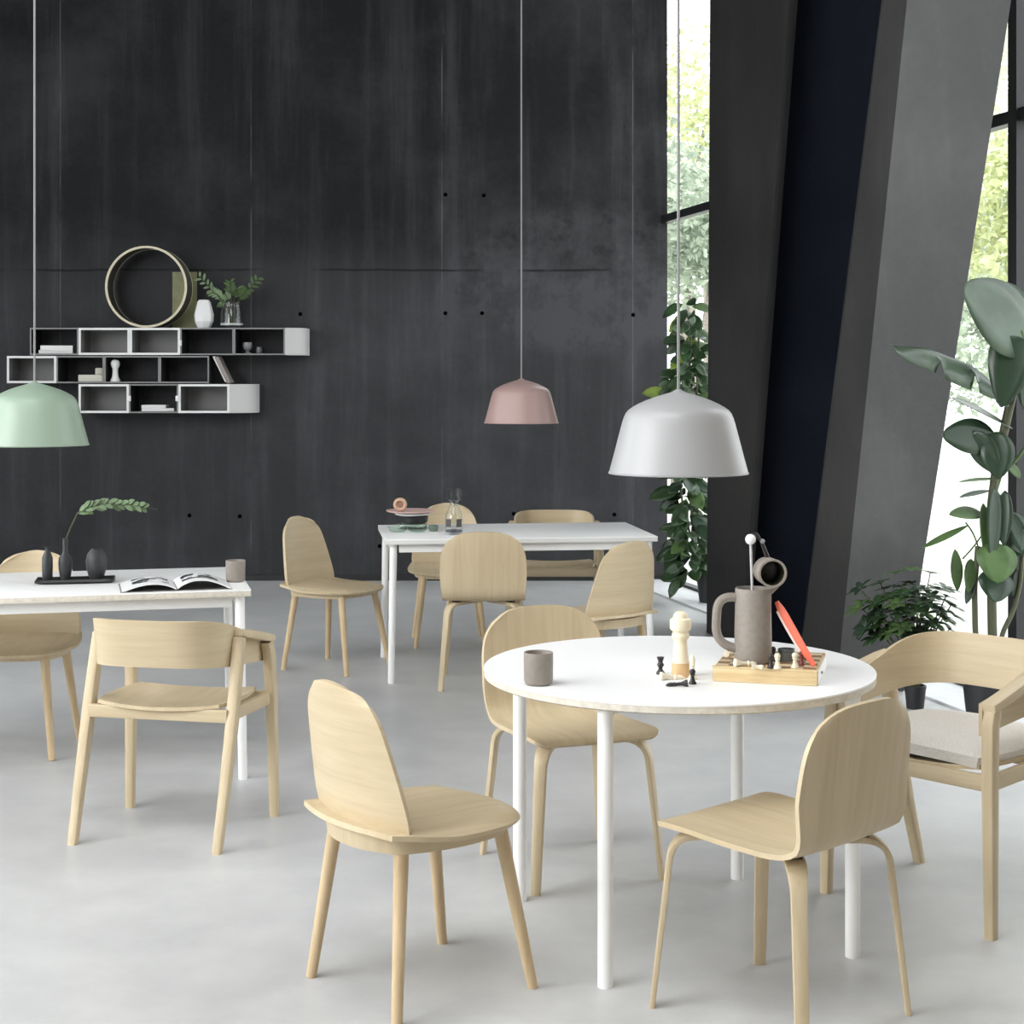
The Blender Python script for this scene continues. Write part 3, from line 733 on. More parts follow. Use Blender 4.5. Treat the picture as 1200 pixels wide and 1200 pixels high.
# magazine
def mag():
    c = Vector((-1.012, 6.228))-ex*.285+ey*.165
    t = thing('open_magazine', 'open magazine lying at the front edge of the left table', 'magazine', (c.x, c.y, TOP), lr+R(1.5))
    m, nt, b, out = newmat('printed_pages')
    tc = nt.nodes.new('ShaderNodeTexCoord'); V = tc.outputs['Object']
    sep = nt.nodes.new('ShaderNodeSeparateXYZ'); nt.links.new(V, sep.inputs[0])
    ax = M_(nt, 'ABSOLUTE', sep.outputs[0]); yv = sep.outputs[1]
    inside = M_(nt, 'MULTIPLY', M_(nt, 'MULTIPLY', M_(nt, 'GREATER_THAN', ax, .025), M_(nt, 'LESS_THAN', ax, .165)), M_(nt, 'LESS_THAN', M_(nt, 'ABSOLUTE', M_(nt, 'SUBTRACT', yv, .03)), .09))
    n1 = noise(nt, V, 17, 5, .6)
    f = M_(nt, 'MULTIPLY', inside, smooth(nt, n1, .46, .53))
    nt.links.new(mixc(nt, f, (.80, .80, .80), (.03, .03, .035)), b.inputs['Base Color']); b.inputs['Roughness'].default_value = .45
    for s, nm in ((-1, 'left_pages'), (1, 'right_pages')):
        hmax = .030 if s < 0 else .042
        def pg(u, v):
            a = .004+hmax*math.sin(PI*min(1, u*1.02+.02))**.8*(1-.35*u)*(1.0-.15*v)
            return s*(.002+u*.205), (v-.5)*.275, a
        obj('pages', sheet(pg, lin(0, 1, 18), lin(0, 1, 6), .004), m, t)
    bm = bmesh.new(); box(bm, (0, 0, .0008), (.424, .283, .0014)); obj('cover', bm, plain('mag_cover', (.2, .2, .19), .5), t, False)
    return t
mag()
def cup(label, p, rz=0):
    pr = [(0, 0), (.030, 0), (.036, .004), (.0385, .012), (.0392, .06), (.0392, .084), (.0385, .0862), (.036, .0862), (.0352, .083), (.035, .02), (.030, .010), (0, .009)]
    return tag(obj('cup', lathe(pr, 40), TAUPE, None, True, p), label, 'cup', 'taupe stoneware cups')
cup('taupe handleless cup at the left edge of the round table', lp(631, 802))
cup('taupe handleless cup on the right corner of the left table', lp(276, 681.5))

# ------------------------------------------------------------------ far table things
p = on(532, 626, TOP)
t = thing('carafe', 'clear glass carafe with grey glass stopper on the far table', 'carafe', p)
obj('body', lathe([(0, 0), (.044, 0), (.047, .006), (.047, .10), (.036, .125), (.024, .15), (.022, .175), (.026, .18), (.023, .18), (.020, .172), (.022, .15), (.034, .122), (.0445, .098), (.0445, .012), (0, .010)], 32), VGLASS, t)
obj('stopper', lathe([(0, .15), (.018, .15), (.020, .175), (.040, .183), (.041, .235), (.034, .240), (0, .240)], 28), glassmat('smoke_glass', (.84, .85, .86)), t)
bm = bmesh.new()
for a in (-2.2, -.95):
    box(bm, (.0478*math.cos(a), .0478*math.sin(a), .062), (.004, .030, .042), a)
obj('dark_print', bm, plain('brown_grey_print', (.06, .05, .05), .5), t, False)
obj('water', lathe([(0, .011), (.0435, .012), (.0435, .022), (0, .022)], 28), plain('dark_base', (.05, .05, .07), .3), t)
Ys = 8.72
def st(px, py): 
    q = at(px, py, Ys); return q
def dish(label, name, cat, px, z0, prof, mat, Y=Ys, group=None):
    return tag(obj(name, lathe(prof, 36), mat, None, True, ((px-600)*Y/FPX, Y, z0)), label, cat, group)
# low glass bowls
for px, Y, lb in ((466, 8.62, 'low clear glass bowl at the front left under the stacked plates'), (489, 8.62, 'low clear glass bowl at the front right under the stacked plates')):
    dish(lb, 'glass_bowl', 'bowl', px, TOP, [(0, 0), (.035, 0), (.048, .012), (.052, .032), (.050, .032), (.046, .014), (.034, .004), (0, .004)], GGLASS, Y, 'low glass bowls on the far table')
dish('small dark-rimmed glass beside the glass bowls on the far table', 'small_glass', 'glass', 508, TOP, [(0, 0), (.022, 0), (.026, .02), (.026, .035), (.023, .035), (.022, .01), (0, .008)], plain('dark_green_glass', (.12, .16, .13), .2), 8.66)
dish('clear glass dish carrying the black bowl on the far table', 'glass_dish', 'dish', 483, TOP, [(0, 0), (.07, 0), (.082, .012), (.084, .028), (.081, .028), (.078, .014), (.068, .005), (0, .005)], GGLASS, 8.80)
dish('flat black bowl in the stack of dishes on the far table', 'black_bowl', 'bowl', 484.5, TOP+.0285, [(0, 0), (.06, 0), (.078, .012), (.082, .040), (.078, .044), (.07, .044), (.066, .02), (0, .012)], BLACK, 8.80)
dish('white plate resting on the black bowl', 'white_plate', 'plate', 483, TOP+.073, [(0, 0), (.07, 0), (.094, .008), (.096, .014), (.09, .014), (.07, .007), (0, .007)], CER, 8.80)
dish('wide pink plate on top of the stacked dishes', 'pink_plate', 'plate', 481, TOP+.0875, [(0, 0), (.085, 0), (.130, .010), (.134, .017), (.128, .017), (.085, .008), (0, .008)], PINK, 8.80)
t = thing('wooden_ring', 'round wooden ring standing on the pink plate', 'ring', ((469-600)*8.8/FPX, 8.80, TOP+.096))
bm = bmesh.new()
for i in range(32):
    a = 2*PI*i/32
    for j in range(12):
        b = 2*PI*j/12; rr = .027+.011*math.cos(b); bm.verts.new((rr*math.cos(a), .014*math.sin(b), .038+rr*math.sin(a)))
bm.verts.ensure_lookup_table()
for i in range(32):
    for j in range(12): bm.faces.new([bm.verts[k_] for k_ in (i*12+j, ((i+1) % 32)*12+j, ((i+1) % 32)*12+(j+1) % 12, i*12+(j+1) % 12)])
obj('ring_body', bm, plain('terracotta_wood', (.55, .36, .25), .5, noise=.1), t)
obj('core', lathe([(0, -.008), (.0155, -.008), (.0155, .008), (0, .008)], 24), plain('walnut_core', (.28, .16, .1), .5), t, True, (0, 0, .038), (PI/2, 0, 0))

# ------------------------------------------------------------------ round table things
p = lp(797.5, 793)
t = thing('pepper_mill', 'tall pale wooden pepper mill on the round table', 'mill', p)
obj('body', lathe([(0, .0385), (.0232, .0385), (.0222, .05), (.0200, .075), (.0185, .090), (.0178, .098), (.0192, .103), (.0230, .107), (.0240, .113), (.0230, .119), (.0205, .122), (0, .122)], 36), BEECH, t)
obj('base', lathe([(0, 0), (.0248, 0), (.0252, .004), (.0240, .0382), (0, .0382)], 36), wood('honey_wood', (12, 12, 2), (.70, .48, .26), (.58, .38, .2)), t)
obj('head', lathe([(0, .1222), (.0215, .1222), (.0225, .126), (.0275, .129), (.0292, .134), (.0298, .150), (.0285, .157), (.0235, .160), (.0205, .162), (.0195, .168), (.0150, .175), (.008, .1785), (0, .179)], 36), BEECH, t)
PAWN = [(0, 0), (.0105, 0), (.0105, .004), (.008, .007), (.0055, .014), (.005, .022), (.0078, .0245), (.0062, .0265), (.0082, .031), (.0082, .035), (.005, .0395), (0, .0405)]
QUEEN = [(0, 0), (.0115, 0), (.0118, .005), (.009, .009), (.0055, .014), (.0065, .020), (.0095, .024), (.0095, .028), (.006, .033), (.0075, .039), (.0105, .047), (.007, .046), (0, .044)]
BISH = [(0, 0), (.0115, 0), (.0115, .005), (.009, .010), (.0058, .020), (.0055, .038), (.0085, .041), (.006, .044), (.0075, .052), (.0065, .060), (.003, .067), (0, .070)]
CB = plain('ebonised_wood', (.016, .013, .013), .4); CW = plain('boxwood', (.80, .72, .56), .45); CRD = plain('dark_red_wood', (.16, .03, .02), .45)
def piece(label, prof, loc, mat, rot=None, sc=1.0):
    o = tag(obj('chess_piece', lathe([(r*sc, z*sc) for r, z in prof], 20), mat, None, True, loc, rot), label, 'chess piece', 'chess pieces on the round table'); return o
q = lp(774, 790); piece('upright black chess piece left of the pepper mill', QUEEN, q, CB)
q = lp(811.5, 796.5); piece('tall slim pale chess piece behind the black one, right of the mill', BISH, q, CW)
q = lp(811.5, 801.5); piece('upright black chess piece at the right foot of the pepper mill', PAWN, q, CB)
def lying(label, px, py, prof, mat, yaw, z=TOP, sc=1.0):
    q = on(px, py, z); r = max(a for a, b in prof)*sc
    return piece(label, prof, (q.x, q.y, z+r*.93), mat, (0, PI/2+R(6), yaw), sc)
lying('pale chess piece lying on its side in front of the mill', 774, 797, BISH, CW, R(12))
lying('black chess piece lying on its side in front of the upright black one', 806, 804.5, BISH, CB, R(178), sc=.85)
# chunky board
BT = .782
brd = thing('chess_box', 'thick pale wooden board under the jug and chess pieces', 'board', (.712, 4.422, TOP), R(-15.3))
m, nt, b, out = newmat('inlaid_board')
tc = nt.nodes.new('ShaderNodeTexCoord'); V = tc.outputs['Object']
ck = nt.nodes.new('ShaderNodeTexChecker'); ck.inputs['Scale'].default_value = 1/.033; ck.inputs[1].default_value = (.62, .49, .30, 1); ck.inputs[2].default_value = (.22, .13, .07, 1)
mp = nt.nodes.new('ShaderNodeMapping'); mp.inputs['Location'].default_value = (.132, .132, .001); nt.links.new(V, mp.inputs[0]); nt.links.new(mp.outputs[0], ck.inputs[0])
nt.links.new(ck.outputs[0], b.inputs['Base Color']); b.inputs['Roughness'].default_value = .5
BRW = wood('board_oak', (2, 2, 30), (.74, .60, .36), (.52, .36, .17))
bm = bmesh.new(); box(bm, (0, 0, .0185), (.278, .290, .037), 0, .003); obj('block', bm, BRW, brd)
bxo('playing_surface', (0, 0, .0393), (.264, .270, .0045), m, brd)
bxo('frame_strip', (0, -.1405, .0393), (.278, .009, .0046), BRW, brd); bxo('frame_strip', (0, .1405, .0393), (.278, .009, .0046), BRW, brd)
bxo('lit_end_face', (.1405, 0, .0195), (.003, .270, .036), WHITE, brd, 0, .001)  # window light on the board's end painted as a white face
obj('knob', lathe([(0, 0), (.004, 0), (.004, .004), (0, .005)], 14), plain('knob_grey', (.3, .3, .3), .4), brd, True, (.142, -.045, .02), (0, PI/2, 0))
def ob(px, py): return on(px, py, BT)
# jug
J = ob(882.5, 776); J.z = BT
t = thing('jug', 'tall taupe stoneware jug with a loop handle on the wooden board', 'jug', J)
bm = lathe([(0, 0), (.044, 0), (.049, .004), (.0505, .012), (.0505, .06), (.0495, .12), (.0485, .186), (.0482, .199), (.0475, .2025), (.0455, .2025), (.0448, .199), (.0450, .186), (.0455, .10), (.045, .014), (0, .010)], 48)
for v in bm.verts:      # pull a pouring lip on the right
    a = math.atan2(v.co.y, v.co.x)
    if v.co.z > .185 and abs(a+.25) < .4:
        f = ((v.co.z-.185)/.0175)*(1-abs(a+.25)/.4); v.co.x += .024*f; v.co.z += .004*f
obj('jug_body', bm, TAUPE, t)
hp = bez([((-.043, 0, .176), 0), ((-.096, 0, .182), .045), ((-.104, 0, .050), .055), ((-.045, 0, .038), 0)], 12)
obj('handle', strip(hp, (0, 1, 0), .028, .024, rnd=.48), TAUPE, t)
# ball topped stick in the jug
p0 = Vector((J.x+.004, J.y, BT+.014)); p1 = at(879.5, 632, J.y); 
t = thing('stirring_stick', 'thin white stick with a ball top standing in the jug', 'stick', p0)
obj('rod', tube([Vector((0, 0, 0)), p1-p0], .0038, 10), plain('pale_rod', (.5, .5, .5), .4), t)
bm = bmesh.new(); bmesh.ops.create_uvsphere(bm, u_segments=20, v_segments=12, radius=.0145); obj('ball', bm, CER, t, True, p1-p0)
# mug lying on the jug's mouth, open end to the camera
mc = at(901.5, 670, J.y-.010)
t = thing('mug', 'taupe mug tipped on its side on top of the jug, mouth forward', 'mug', mc, R(4))
obj('mug_body', lathe([(0, .046), (.030, .046), (.035, .043), (.0372, .035), (.0385, -.030), (.0392, -.0405), (.0385, -.043), (.0335, -.043), (.0325, -.040), (.0322, .030), (.026, .036), (0, .037)], 40), TAUPE, t, True, None, (-PI/2, 0, 0))
obj('inner_glaze', lathe([(0, .0365), (.0255, .0355), (.0318, .030), (.0320, -.036), (.0322, -.0365)], 36), plain('dark_olive_glaze', (.03, .03, .018), .3), t, True, None, (-PI/2, 0, 0))
# black jointed utensil above the mug
a0 = at(899.5, 653, J.y+.012); a1 = at(893, 636, J.y+.012); a2 = at(886, 625, J.y+.012)
t = thing('black_utensil', 'thin black jointed utensil rising from the tilted mug', 'utensil', a0)
obj('lower_arm', tube([Vector((0, 0, -.002)), a1-a0], [.0065, .005], 10), CB, t)
obj('upper_arm', tube([a1-a0, a2-a0, a2-a0+Vector((-.012, 0, -.001))], [.0045, .0045, .003], 10), CB, t)
bm = bmesh.new(); bmesh.ops.create_uvsphere(bm, u_segments=14, v_segments=8, radius=.0068); obj('joint', bm, plain('grey_joint', (.3, .3, .32), .4), t, True, a1-a0+Vector((.001, -.002, .004)))
# coral strip
c0 = on(954, 781, BT)+Vector((0, .0, .0025)); c1 = at(906.5, 705, J.y-.002); c1.x = max(c1.x, J.x+.064)
d = (c1-c0); t = thing('coral_spatula', 'coral red flat spatula leaning from the board against the jug', 'spatula', c0)
pts = [d*f+Vector((-.002*math.sin(PI*f), 0, -.002*math.sin(PI*f))) for f in lin(0, 1, 9)]
obj('blade', strip(pts, (.80, -.45, .42), [.014, .018, .021, .023, .025, .026, .026, .023, .012], .006, rnd=.4), CORAL, t)
obj('pale_edge', strip([q_+Vector((-.0095, .0025, -.0048)) for q_ in pts[2:8]], (.80, -.45, .42), .007, .0075, rnd=.3), plain('pale_coral', (.80, .58, .52), .45), t)
# pieces on the board
def bp(px, py): q = on(px, py, BT); return (q.x, q.y, BT)
piece('left of two upright pale pawns at the front of the board', PAWN, bp(911, 783.5), CW, sc=1.02)
piece('right of two upright pale pawns at the front of the board', PAWN, bp(931.5, 782.5), CW, sc=1.0)
piece('black piece between the jug and the pale pawns', PAWN, bp(903.5, 783), CB, sc=.95)
piece('black piece tucked right behind the jug foot', PAWN, bp(906, 774), CB, sc=.95)
lying('pale piece lying on the board in front of the jug', 861, 781, BISH, CW, R(14), BT, .95)
lying('second pale piece lying along the board edge below the jug', 881, 783.5, PAWN, CW, R(-12), BT, .8)
lying('pale piece lying on the board left of the jug under its handle', 851, 770, PAWN, CW, R(60), BT, .85)
piece('first dark red piece beside the foot of the coral spatula', PAWN, bp(939.5, 779), CRD, sc=.9)
piece('second dark red piece behind the foot of the coral spatula', PAWN, bp(944, 773), CRD, sc=.8)
q = bp(921.5, 774); t = thing('tin', 'small grey-green tin behind the pale pawns', 'tin', q)
obj('tin_body', lathe([(0, 0), (.022, 0), (.0225, .002), (.0225, .024), (0, .024)], 28), plain('grey_green_tin', (.17, .2, .19), .35, metal=.3), t)
obj('tin_lid', lathe([(0, .0242), (.0232, .0242), (.0232, .031), (.022, .0325), (0, .0325)], 28), plain('tin_lid', (.10, .12, .12), .3, metal=.3), t)

# ------------------------------------------------------------------ plants
def pot(t, r0, r1, h, soil=True):
    obj('pot', lathe([(0, 0), (r0, 0), (r1*.97, h*.86), (r1*.97, h*.87), (r1, h*.87), (r1, h), (r1-.008, h), (r1*.9, h*.8), (0, h*.8)], 36), POT, t)
    if soil: obj('soil', lathe([(0, h*.83), (r1*.88, h*.82), (r1*.88, h*.8), (0, h*.8)], 24), SOIL, t)
B = on(1159, 846); YB = B.y
t = thing('banana_plant', 'tall broad-leaved plant in a black pot at the right window', 'plant', B)
pot(t, .098, .128, .285)
def pl(px, py, dy=0.0): return at(px, py, YB+dy)-B
def stem(pts, r, mat=STEM): return obj('stem', tube(bez([(p, .05) for p in pts], 5), r, 10), mat, t)
T0 = Vector((0, 0, .22))
stem([T0+Vector((-.03, 0, 0)), pl(1143, 745), pl(1142, 690), pl(1146, 640)], .013)
stem([T0+Vector((.02, 0, 0)), pl(1163, 745), pl(1162, 690), pl(1161, 600), pl(1168, 545), pl(1182, 480), pl(1196, 420)], .021)
stem([T0+Vector((.05, .02, 0)), pl(1173, 745), pl(1188, 715), pl(1196, 680), pl(1198, 640)], .011)
stem([pl(1172, 558), pl(1186, 545), pl(1205, 520), pl(1212, 440)], .008, LEAFM)
stem([pl(1182, 480), pl(1176, 462), pl(1164, 446)], .010, LEAFM)
stem([pl(1182, 480), pl(1196, 440), pl(1200, 400), pl(1198, 392)], .010, LEAFM)
stem([pl(1146, 640), pl(1140, 622), pl(1133, 614)], .004, LEAFM)
stem([pl(1128, 655), pl(1142, 640), pl(1150, 628)], .004, LEAFM)
stem([pl(1161, 590), pl(1168, 570), pl(1172, 556)], .012, LEAFM)
def big(b, tp_, w, mat, nrm, droop=.0, fold=.15, n=16, shape=1.0, dy=(0, 0)):
    bm = leaf(pl(b[0], b[1], dy[0]), pl(tp_[0], tp_[1], dy[1]), w, nrm, droop, fold, n, shape=shape)
    return thicken(obj('leaf', bm, mat, t), .0015)
# long torn leaf: lobes along one midrib
mid = [pl(*q) for q in ((1176, 470, 0), (1160, 447, -.03), (1140, 433, -.06), (1115, 424, -.1), (1085, 412, -.14), (1060, 409, -.18), (1040, 405, -.2))]
def torn():
    bm = bmesh.new(); N = 28; rows = []; 
    for i in range(N+1):
        f = i/N*6; k_ = min(5, int(f)); c = mid[k_].lerp(mid[k_+1], f-k_); g = i/N
        wdn = .105*math.sin(PI*min(1, g**.85*.98+.02))**.6
        if abs(g-.36) < .02 or abs(g-.62) < .02: wdn *= .25
        wup = .020*math.sin(PI*min(1, g*.98+.01))
        rows.append([bm.verts.new(c+v) for v in (Vector((0, .012, wup)), Vector((0, 0, wup*.4)), Vector((0, -.008, 0)), Vector((.0, -.05, -wdn*.45)), Vector((.006, -.07, -wdn)))])
    for a, b_ in zip(rows, rows[1:]):
        for k_ in range(4): bm.faces.new((a[k_], a[k_+1], b_[k_+1], b_[k_]))
    thicken(obj('leaf', bm, LEAFG, t), .0015)
torn()
big((1212, 408), (1128, 334), .36, LEAFG, (.3, -1, .45), 0, .06, 18, .9, (.02, -.12))
big((1186, 398), (1180, 330), .20, LEAFD, (.1, -.8, .3), 0, .1, 12, 1, (.08, .05))
big((1192, 394), (1173, 478), .215, LEAFD, (-.2, -1, .15), 0, .12, 16, .55, (-.06, -.10))
big((1214, 400), (1200, 480), .20, LEAFD, (.3, -1, .1), 0, .1, 14, .6, (-.02, -.05))
big((1186, 502), (1114, 466), .15, LEAFG, (.2, -.35, 1), 0, .08, 14, 1, (0, -.08))
big((1168, 515), (1103, 506), .165, LEAFD, (0, -1, .25), .05, .1, 14, .9, (0, -.06))
big((1168, 506), (1170, 562), .15, LEAFD, (-.2, -1, .1), 0, .2, 12, .8, (-.03, -.08))
big((1140, 505), (1170, 556), .12, LEAFD, (-.5, -1, .1), 0, .2, 12, .8, (-.03, -.06))
big((1170, 561), (1123, 565), .028, LEAFM, (0, -.5, 1), 0, .2, 10, 1, (0, -.08))
big((1160, 575), (1124, 583), .034, LEAFD, (0, -.6, 1), 0, .2, 10, 1, (0, -.08))
big((1152, 603), (1112, 600), .075, LEAFM, (-.1, -.8, .7), .06, .15, 12, .9, (0, -.08))
big((1134, 616), (1080, 645), .036, LEAFM, (0, -.7, .8), -.04, .2, 10, 1, (0, -.06))
big((1166, 572), (1162, 655), .085, LEAFD, (.3, -1, .1), 0, .2, 12, .8, (-.03, -.06))
big((1178, 575), (1176, 640), .075, LEAFD, (-.4, -1, .1), 0, .2, 12, .8, (-.03, -.05))
big((1152, 590), (1153, 645), .06, LEAFM, (.5, -1, .2), 0, .2, 12, .8, (-.02, -.05))
big((1167, 636), (1169, 684), .185, LEAFM, (0, -1, .35), 0, .06, 14, .75, (-.04, -.12))
big((1166, 668), (1167, 706), .165, LEAFD, (.1, -1, .3), 0, .08, 14, .75, (-.02, -.09))
big((1122, 692), (1119, 643), .058, LEAFM, (.1, -1, .1), 0, .15, 12, 1, (0, -.03))
big((1138, 655), (1134, 695), .07, LEAFM, (.4, -1, .2), 0, .15, 12, .8, (0, -.05))
big((1140, 675), (1132, 708), .05, LEAFD, (.2, -1, .1), 0, .15, 10, .8, (0, -.03))
big((1178, 645), (1212, 622), .14, LEAFD, (0, -.8, .5), 0, .1, 12, .9, (0, -.04))
big((1184, 600), (1208, 655), .11, LEAFD, (.1, -1, .2), 0, .1, 12, .8, (0, -.04))
big((1196, 560), (1178, 540), .05, LEAFM, (0, -.8, .6), 0, .1, 10, .9)
big((1188, 700), (1192, 668), .05, LEAFD, (.3, -1, .1), 0, .1, 10, .9)
# small bushy plant
S = on(1072.5, 830); YS = S.y
t = thing('bushy_plant', 'small bushy green plant in a black pot beside the leaning grey column', 'plant', S)
pot(t, .040, .052, .11)
random.seed(21)
C0 = at(1062, 722, YS)-S
fans = []
def ps(px, py, dy=0): return at(px, py, YS+dy)-S
for i in range(66):
    a = random.uniform(0, 2*PI); e = random.uniform(-.75, 1.0); rr = random.uniform(.55, 1.0)
    fans.append(C0+Vector((math.cos(a)*.225*rr*math.cos(e*.9), math.sin(a)*.16*rr*math.cos(e*.9), .16*e*rr+.01)))
for px, py in ((1008, 690), (1006, 712), (1014, 735), (1032, 684), (1050, 672), (1070, 668), (1090, 672), (1108, 690), (1118, 712), (1112, 738), (1095, 752), (1022, 748), (1040, 700), (1080, 690), (1100, 716)):
    fans.append(ps(px, py, random.uniform(-.1, .08)))
for k_, c in enumerate(fans):
    if k_ % 3 == 0:
        obj('stem', tube(bez([(Vector((random.uniform(-.02, .02), random.uniform(-.02, .02), .085)), 0), (Vector((c.x*.3, c.y*.3, max(.2, c.z*.6))), .1), (c, 0)], 4), .0028, 6), STEM, t)
    bm = bmesh.new(); out_ = (c-Vector((0, 0, .16))).normalized(); m_ = 6
    for j in range(m_):
        a = 2*PI*j/m_+random.random()*.5; h = out_.orthogonal().normalized(); g = out_.cross(h)
        dr = (h*math.cos(a)+g*math.sin(a)+out_*.45+Vector((0, 0, -.25))).normalized()
        leaf(c, c+dr*random.uniform(.055, .085), .030, out_+Vector((0, 0, .4)), .12, n=5, bm=bm)
    thicken(obj('leaf_cluster', bm, random.choice((LEAF, LEAF, LEAF, LEAFM, LEAFD)), t), .0008)
# tall plant in the slit window
Wp = Vector((1.395, 11.2, 0))
t = thing('window_plant', 'tall leafy plant standing in the narrow window beside the dark wall', 'plant', Wp)
pot(t, .085, .11, .20)
random.seed(5)
for x in (-.03, .02, .0):
    obj('stem', tube(bez([((x, 0, .15), 0), ((x*2-.17, 0, .7), .3), ((x*3-.15, -.02, 1.95), 0)], 6), .008, 8), STEM, t)
def pw(px, py, dy=0): return at(px, py, Wp.y+dy)-Wp
cnt = 0
for i in range(100):
    z_ = .20+1.92*((i+.5)/100); taper = 1.0 if z_ < 1.7 else max(.35, 1-(z_-1.7)*1.0)
    cx_ = -.16+.02*math.sin(z_*5)
    a = i*2.399; r_ = random.uniform(.0, .075)*taper
    b_ = Vector((cx_+r_*math.cos(a), r_*math.sin(a)*1.2-.02, z_))
    L_ = random.uniform(.15, .23)*(1 if z_ < 1.5 else .8)
    d = Vector((math.cos(a)*.75, math.sin(a)*.8-.15, random.uniform(-.9, .25))).normalized()
    mat = random.choice((LEAF, LEAF, LEAFM, LEAFM, LEAFY)) if z_ > 1.35 else random.choice((LEAF, LEAF, LEAFD, LEAFM, LEAF))
    e = b_+d*L_
    if i == 62: b_, e, mat = pw(785, 462, -.05), pw(752, 457, -.1), LEAFY
    thicken(obj('leaf', leaf(b_, e, L_*.55, (random.uniform(-.5, .5), -1, .7), .12, n=6), mat, t), .0008)

bm = bmesh.new()
for i in range(150):
    z_ = .18+1.85*random.random(); a = random.uniform(0, 2*PI); taper = 1.0 if z_ < 1.6 else .6
    b_ = Vector((-.16+.13*taper*math.cos(a)*random.random(), .02+.10*math.sin(a), z_))
    d = Vector((math.cos(a)*.6, math.sin(a)*.6, random.uniform(-1, .1))).normalized()
    leaf(b_, b_+d*random.uniform(.10, .17), .075, (random.uniform(-.6, .6), -1, .5), .12, n=4, bm=bm)
thicken(obj('inner_foliage', bm, LEAF, t), .0006)['kind'] = 'stuff'

# ------------------------------------------------------------------ outdoors
g = struct(obj('ground', poly_prism(bmesh.new(), [(gx(-6)+.13, -8), (60, -8), (60, 80), (-30, 80), (-30, 12.9), (gx(12.9)+.13, 12.9)], -.3, -.05), GROUND, smooth_=False))
def tree(label, x, y, h, r, z0, mat, seed, n=900, ls=.34):
    n = int(n*2.6); ls *= .6
    t = thing('garden_tree', label, 'tree', (x, y, -.05), 0, 'trees outside the windows')
    rnd = random.Random(seed)
    obj('trunk', tube([(0, 0, 0), (.05, 0, h*.3), (rnd.uniform(-.2, .2), 0, h*.6), (rnd.uniform(-.3, .3), 0, h*.85)], [.09, .075, .055, .03], 10), BARK, t)
    bm = bmesh.new(); blobs = [(Vector((rnd.uniform(-.6, .6)*r, rnd.uniform(-.5, .5)*r, z0+(h-z0)*rnd.uniform(.1, .92))), r*rnd.uniform(.35, .6)) for _ in range(14)]
    for i in range(n):
        c, br_ = blobs[i % 14]
        d = Vector((rnd.gauss(0, 1), rnd.gauss(0, 1), rnd.gauss(0, 1))).normalized(); p = c+d*br_*rnd.uniform(.55, 1.05)
        if p.z < z0*.8: p.z = z0*.8+rnd.random()*.4
        u = Vector((rnd.gauss(0, 1), rnd.gauss(0, 1), rnd.gauss(0, .6))).normalized(); w_ = d.cross(u).normalized(); s = ls*rnd.uniform(.5, 1.2)
        vs = [bm.verts.new(p+u*s*.5), bm.verts.new(p+w_*s*.28), bm.verts.new(p-u*s*.5), bm.verts.new(p-w_*s*.28)]
        bm.faces.new(vs)
    obj('crown', bm, mat, t, False)
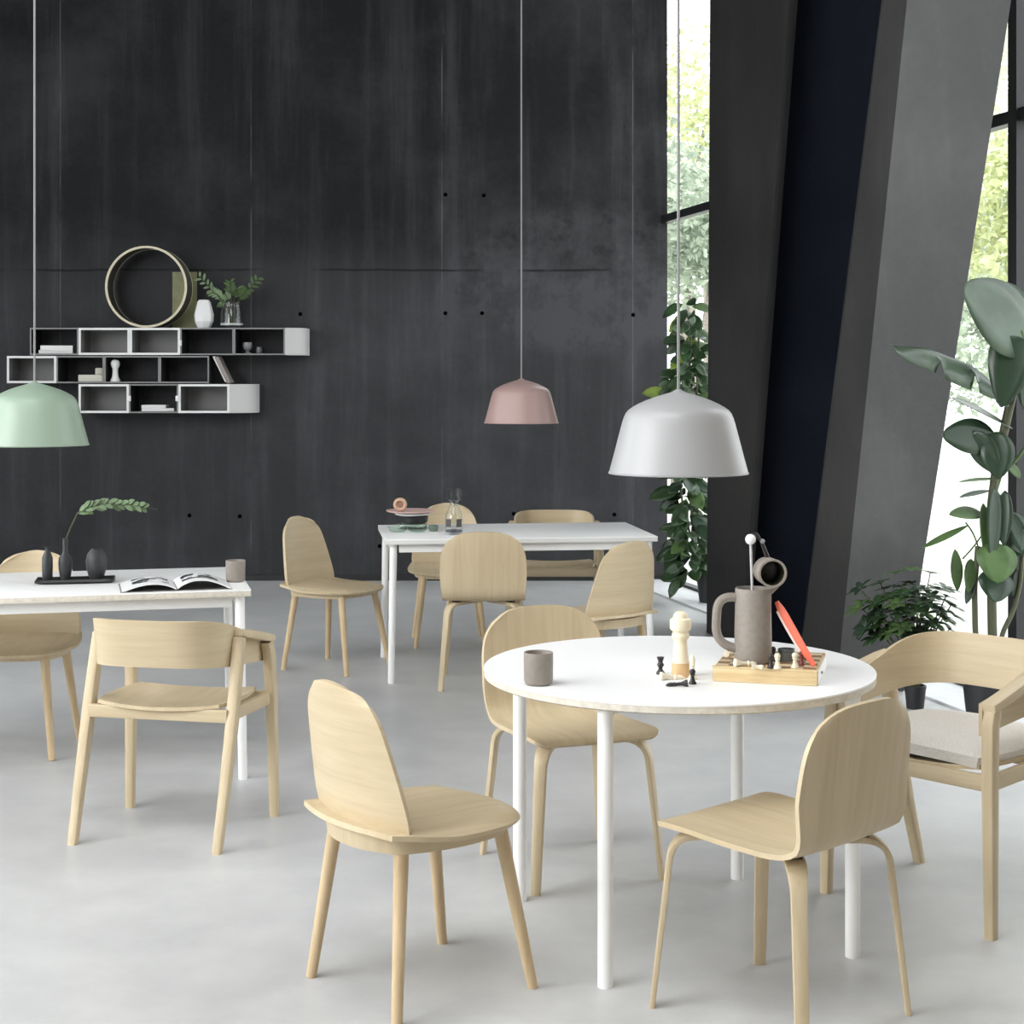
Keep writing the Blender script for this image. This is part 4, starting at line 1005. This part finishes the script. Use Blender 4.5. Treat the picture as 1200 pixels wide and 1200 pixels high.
# (position by bearing through the windows)
def tr(px, Y): return (px-600)*Y/FPX
SL = 'seen through the narrow window slit'
SR = 'seen through the right-hand window'
tree('lime green tree filling the middle of the view ' + SL, tr(812, 31), 31, 7.6, 2.4, 4.2, TREE1, 1, 1500)
tree('grey green tree lower left ' + SL, tr(792, 24.5), 24.5, 5.0, 1.7, 2.9, TREE2, 2, 1000)
tree('grey green bushy tree lower right ' + SL, tr(838, 19.5), 19.5, 3.9, 1.2, 2.4, TREE2, 3, 900, .28)
tree('tall thin pale tree farthest away ' + SL, tr(826, 46), 46, 11.5, 3.0, 7.0, TREE3, 4, 420, .5)
tree('tall pale tree at the top ' + SR, tr(1200, 38), 38, 13.0, 4.0, 4.0, TREE3, 5, 1900, .5)
tree('yellow green tree halfway up ' + SR, tr(1196, 15.5), 15.5, 4.3, 1.25, 2.5, TREE1, 6, 1300, .24)
tree('grey green shrubby tree low ' + SR, tr(1196, 20.5), 20.5, 4.0, 1.7, 1.5, TREE2, 7, 1400, .28)
tree('broad pale tree behind the shrubby one ' + SR, tr(1204, 27.5), 27.5, 8.6, 2.3, 2.6, TREE3, 8, 1700, .4)

# ------------------------------------------------------------------ light and camera
w = bpy.data.worlds.new('overcast'); SC.world = w; w.use_nodes = True
bg = w.node_tree.nodes['Background']; bg.inputs[0].default_value = (.93, .97, 1.0, 1); bg.inputs[1].default_value = 3.6
def light(name, kind, loc, target, energy, size=None, color=(1, 1, 1), spread=None):
    l = bpy.data.lights.new(name, kind); l.energy = energy; l.color = color
    o = bpy.data.objects.new(name, l); COL.objects.link(o); o.location = loc
    o.rotation_euler = (Vector(target)-Vector(loc)).to_track_quat('-Z', 'Y').to_euler()
    if kind == 'AREA': l.shape = 'RECTANGLE'; l.size, l.size_y = size
    if spread: l.spread = spread
    return o
s = light('sun', 'SUN', (0, -20, 20), (0, 0, 2), 4.6, color=(1, .97, .9)); s.data.angle = .02
s.rotation_euler = Vector((0, .80, -.60)).to_track_quat('-Z', 'Y').to_euler()
light('window_daylight', 'AREA', (-6.22, .6, 3.75), (0.0, 1.8, 1.0), 430, (6.5, 2.5), (1.0, .99, .97))
light('ceiling_fill', 'AREA', (-.8, 3.2, CEIL-.05), (-.2, 4.2, 0), 400, (4.4, 5.0), (.97, .985, 1.0))  # unseen fill lamp added under the closed ceiling
cam = bpy.data.cameras.new('camera'); co = bpy.data.objects.new('camera', cam); COL.objects.link(co)
co.location = (0, 0, EYE); co.rotation_euler = (PI/2, 0, 0)
cam.sensor_width = 36; cam.lens = FPX/1200*36; cam.shift_y = -(600-HY)/1200
SC.camera = co
vs_ = SC.view_settings; vs_.view_transform = 'Standard'; vs_.look = 'None'; vs_.gamma = 1; vs_.use_curve_mapping = False; vs_.exposure = 0
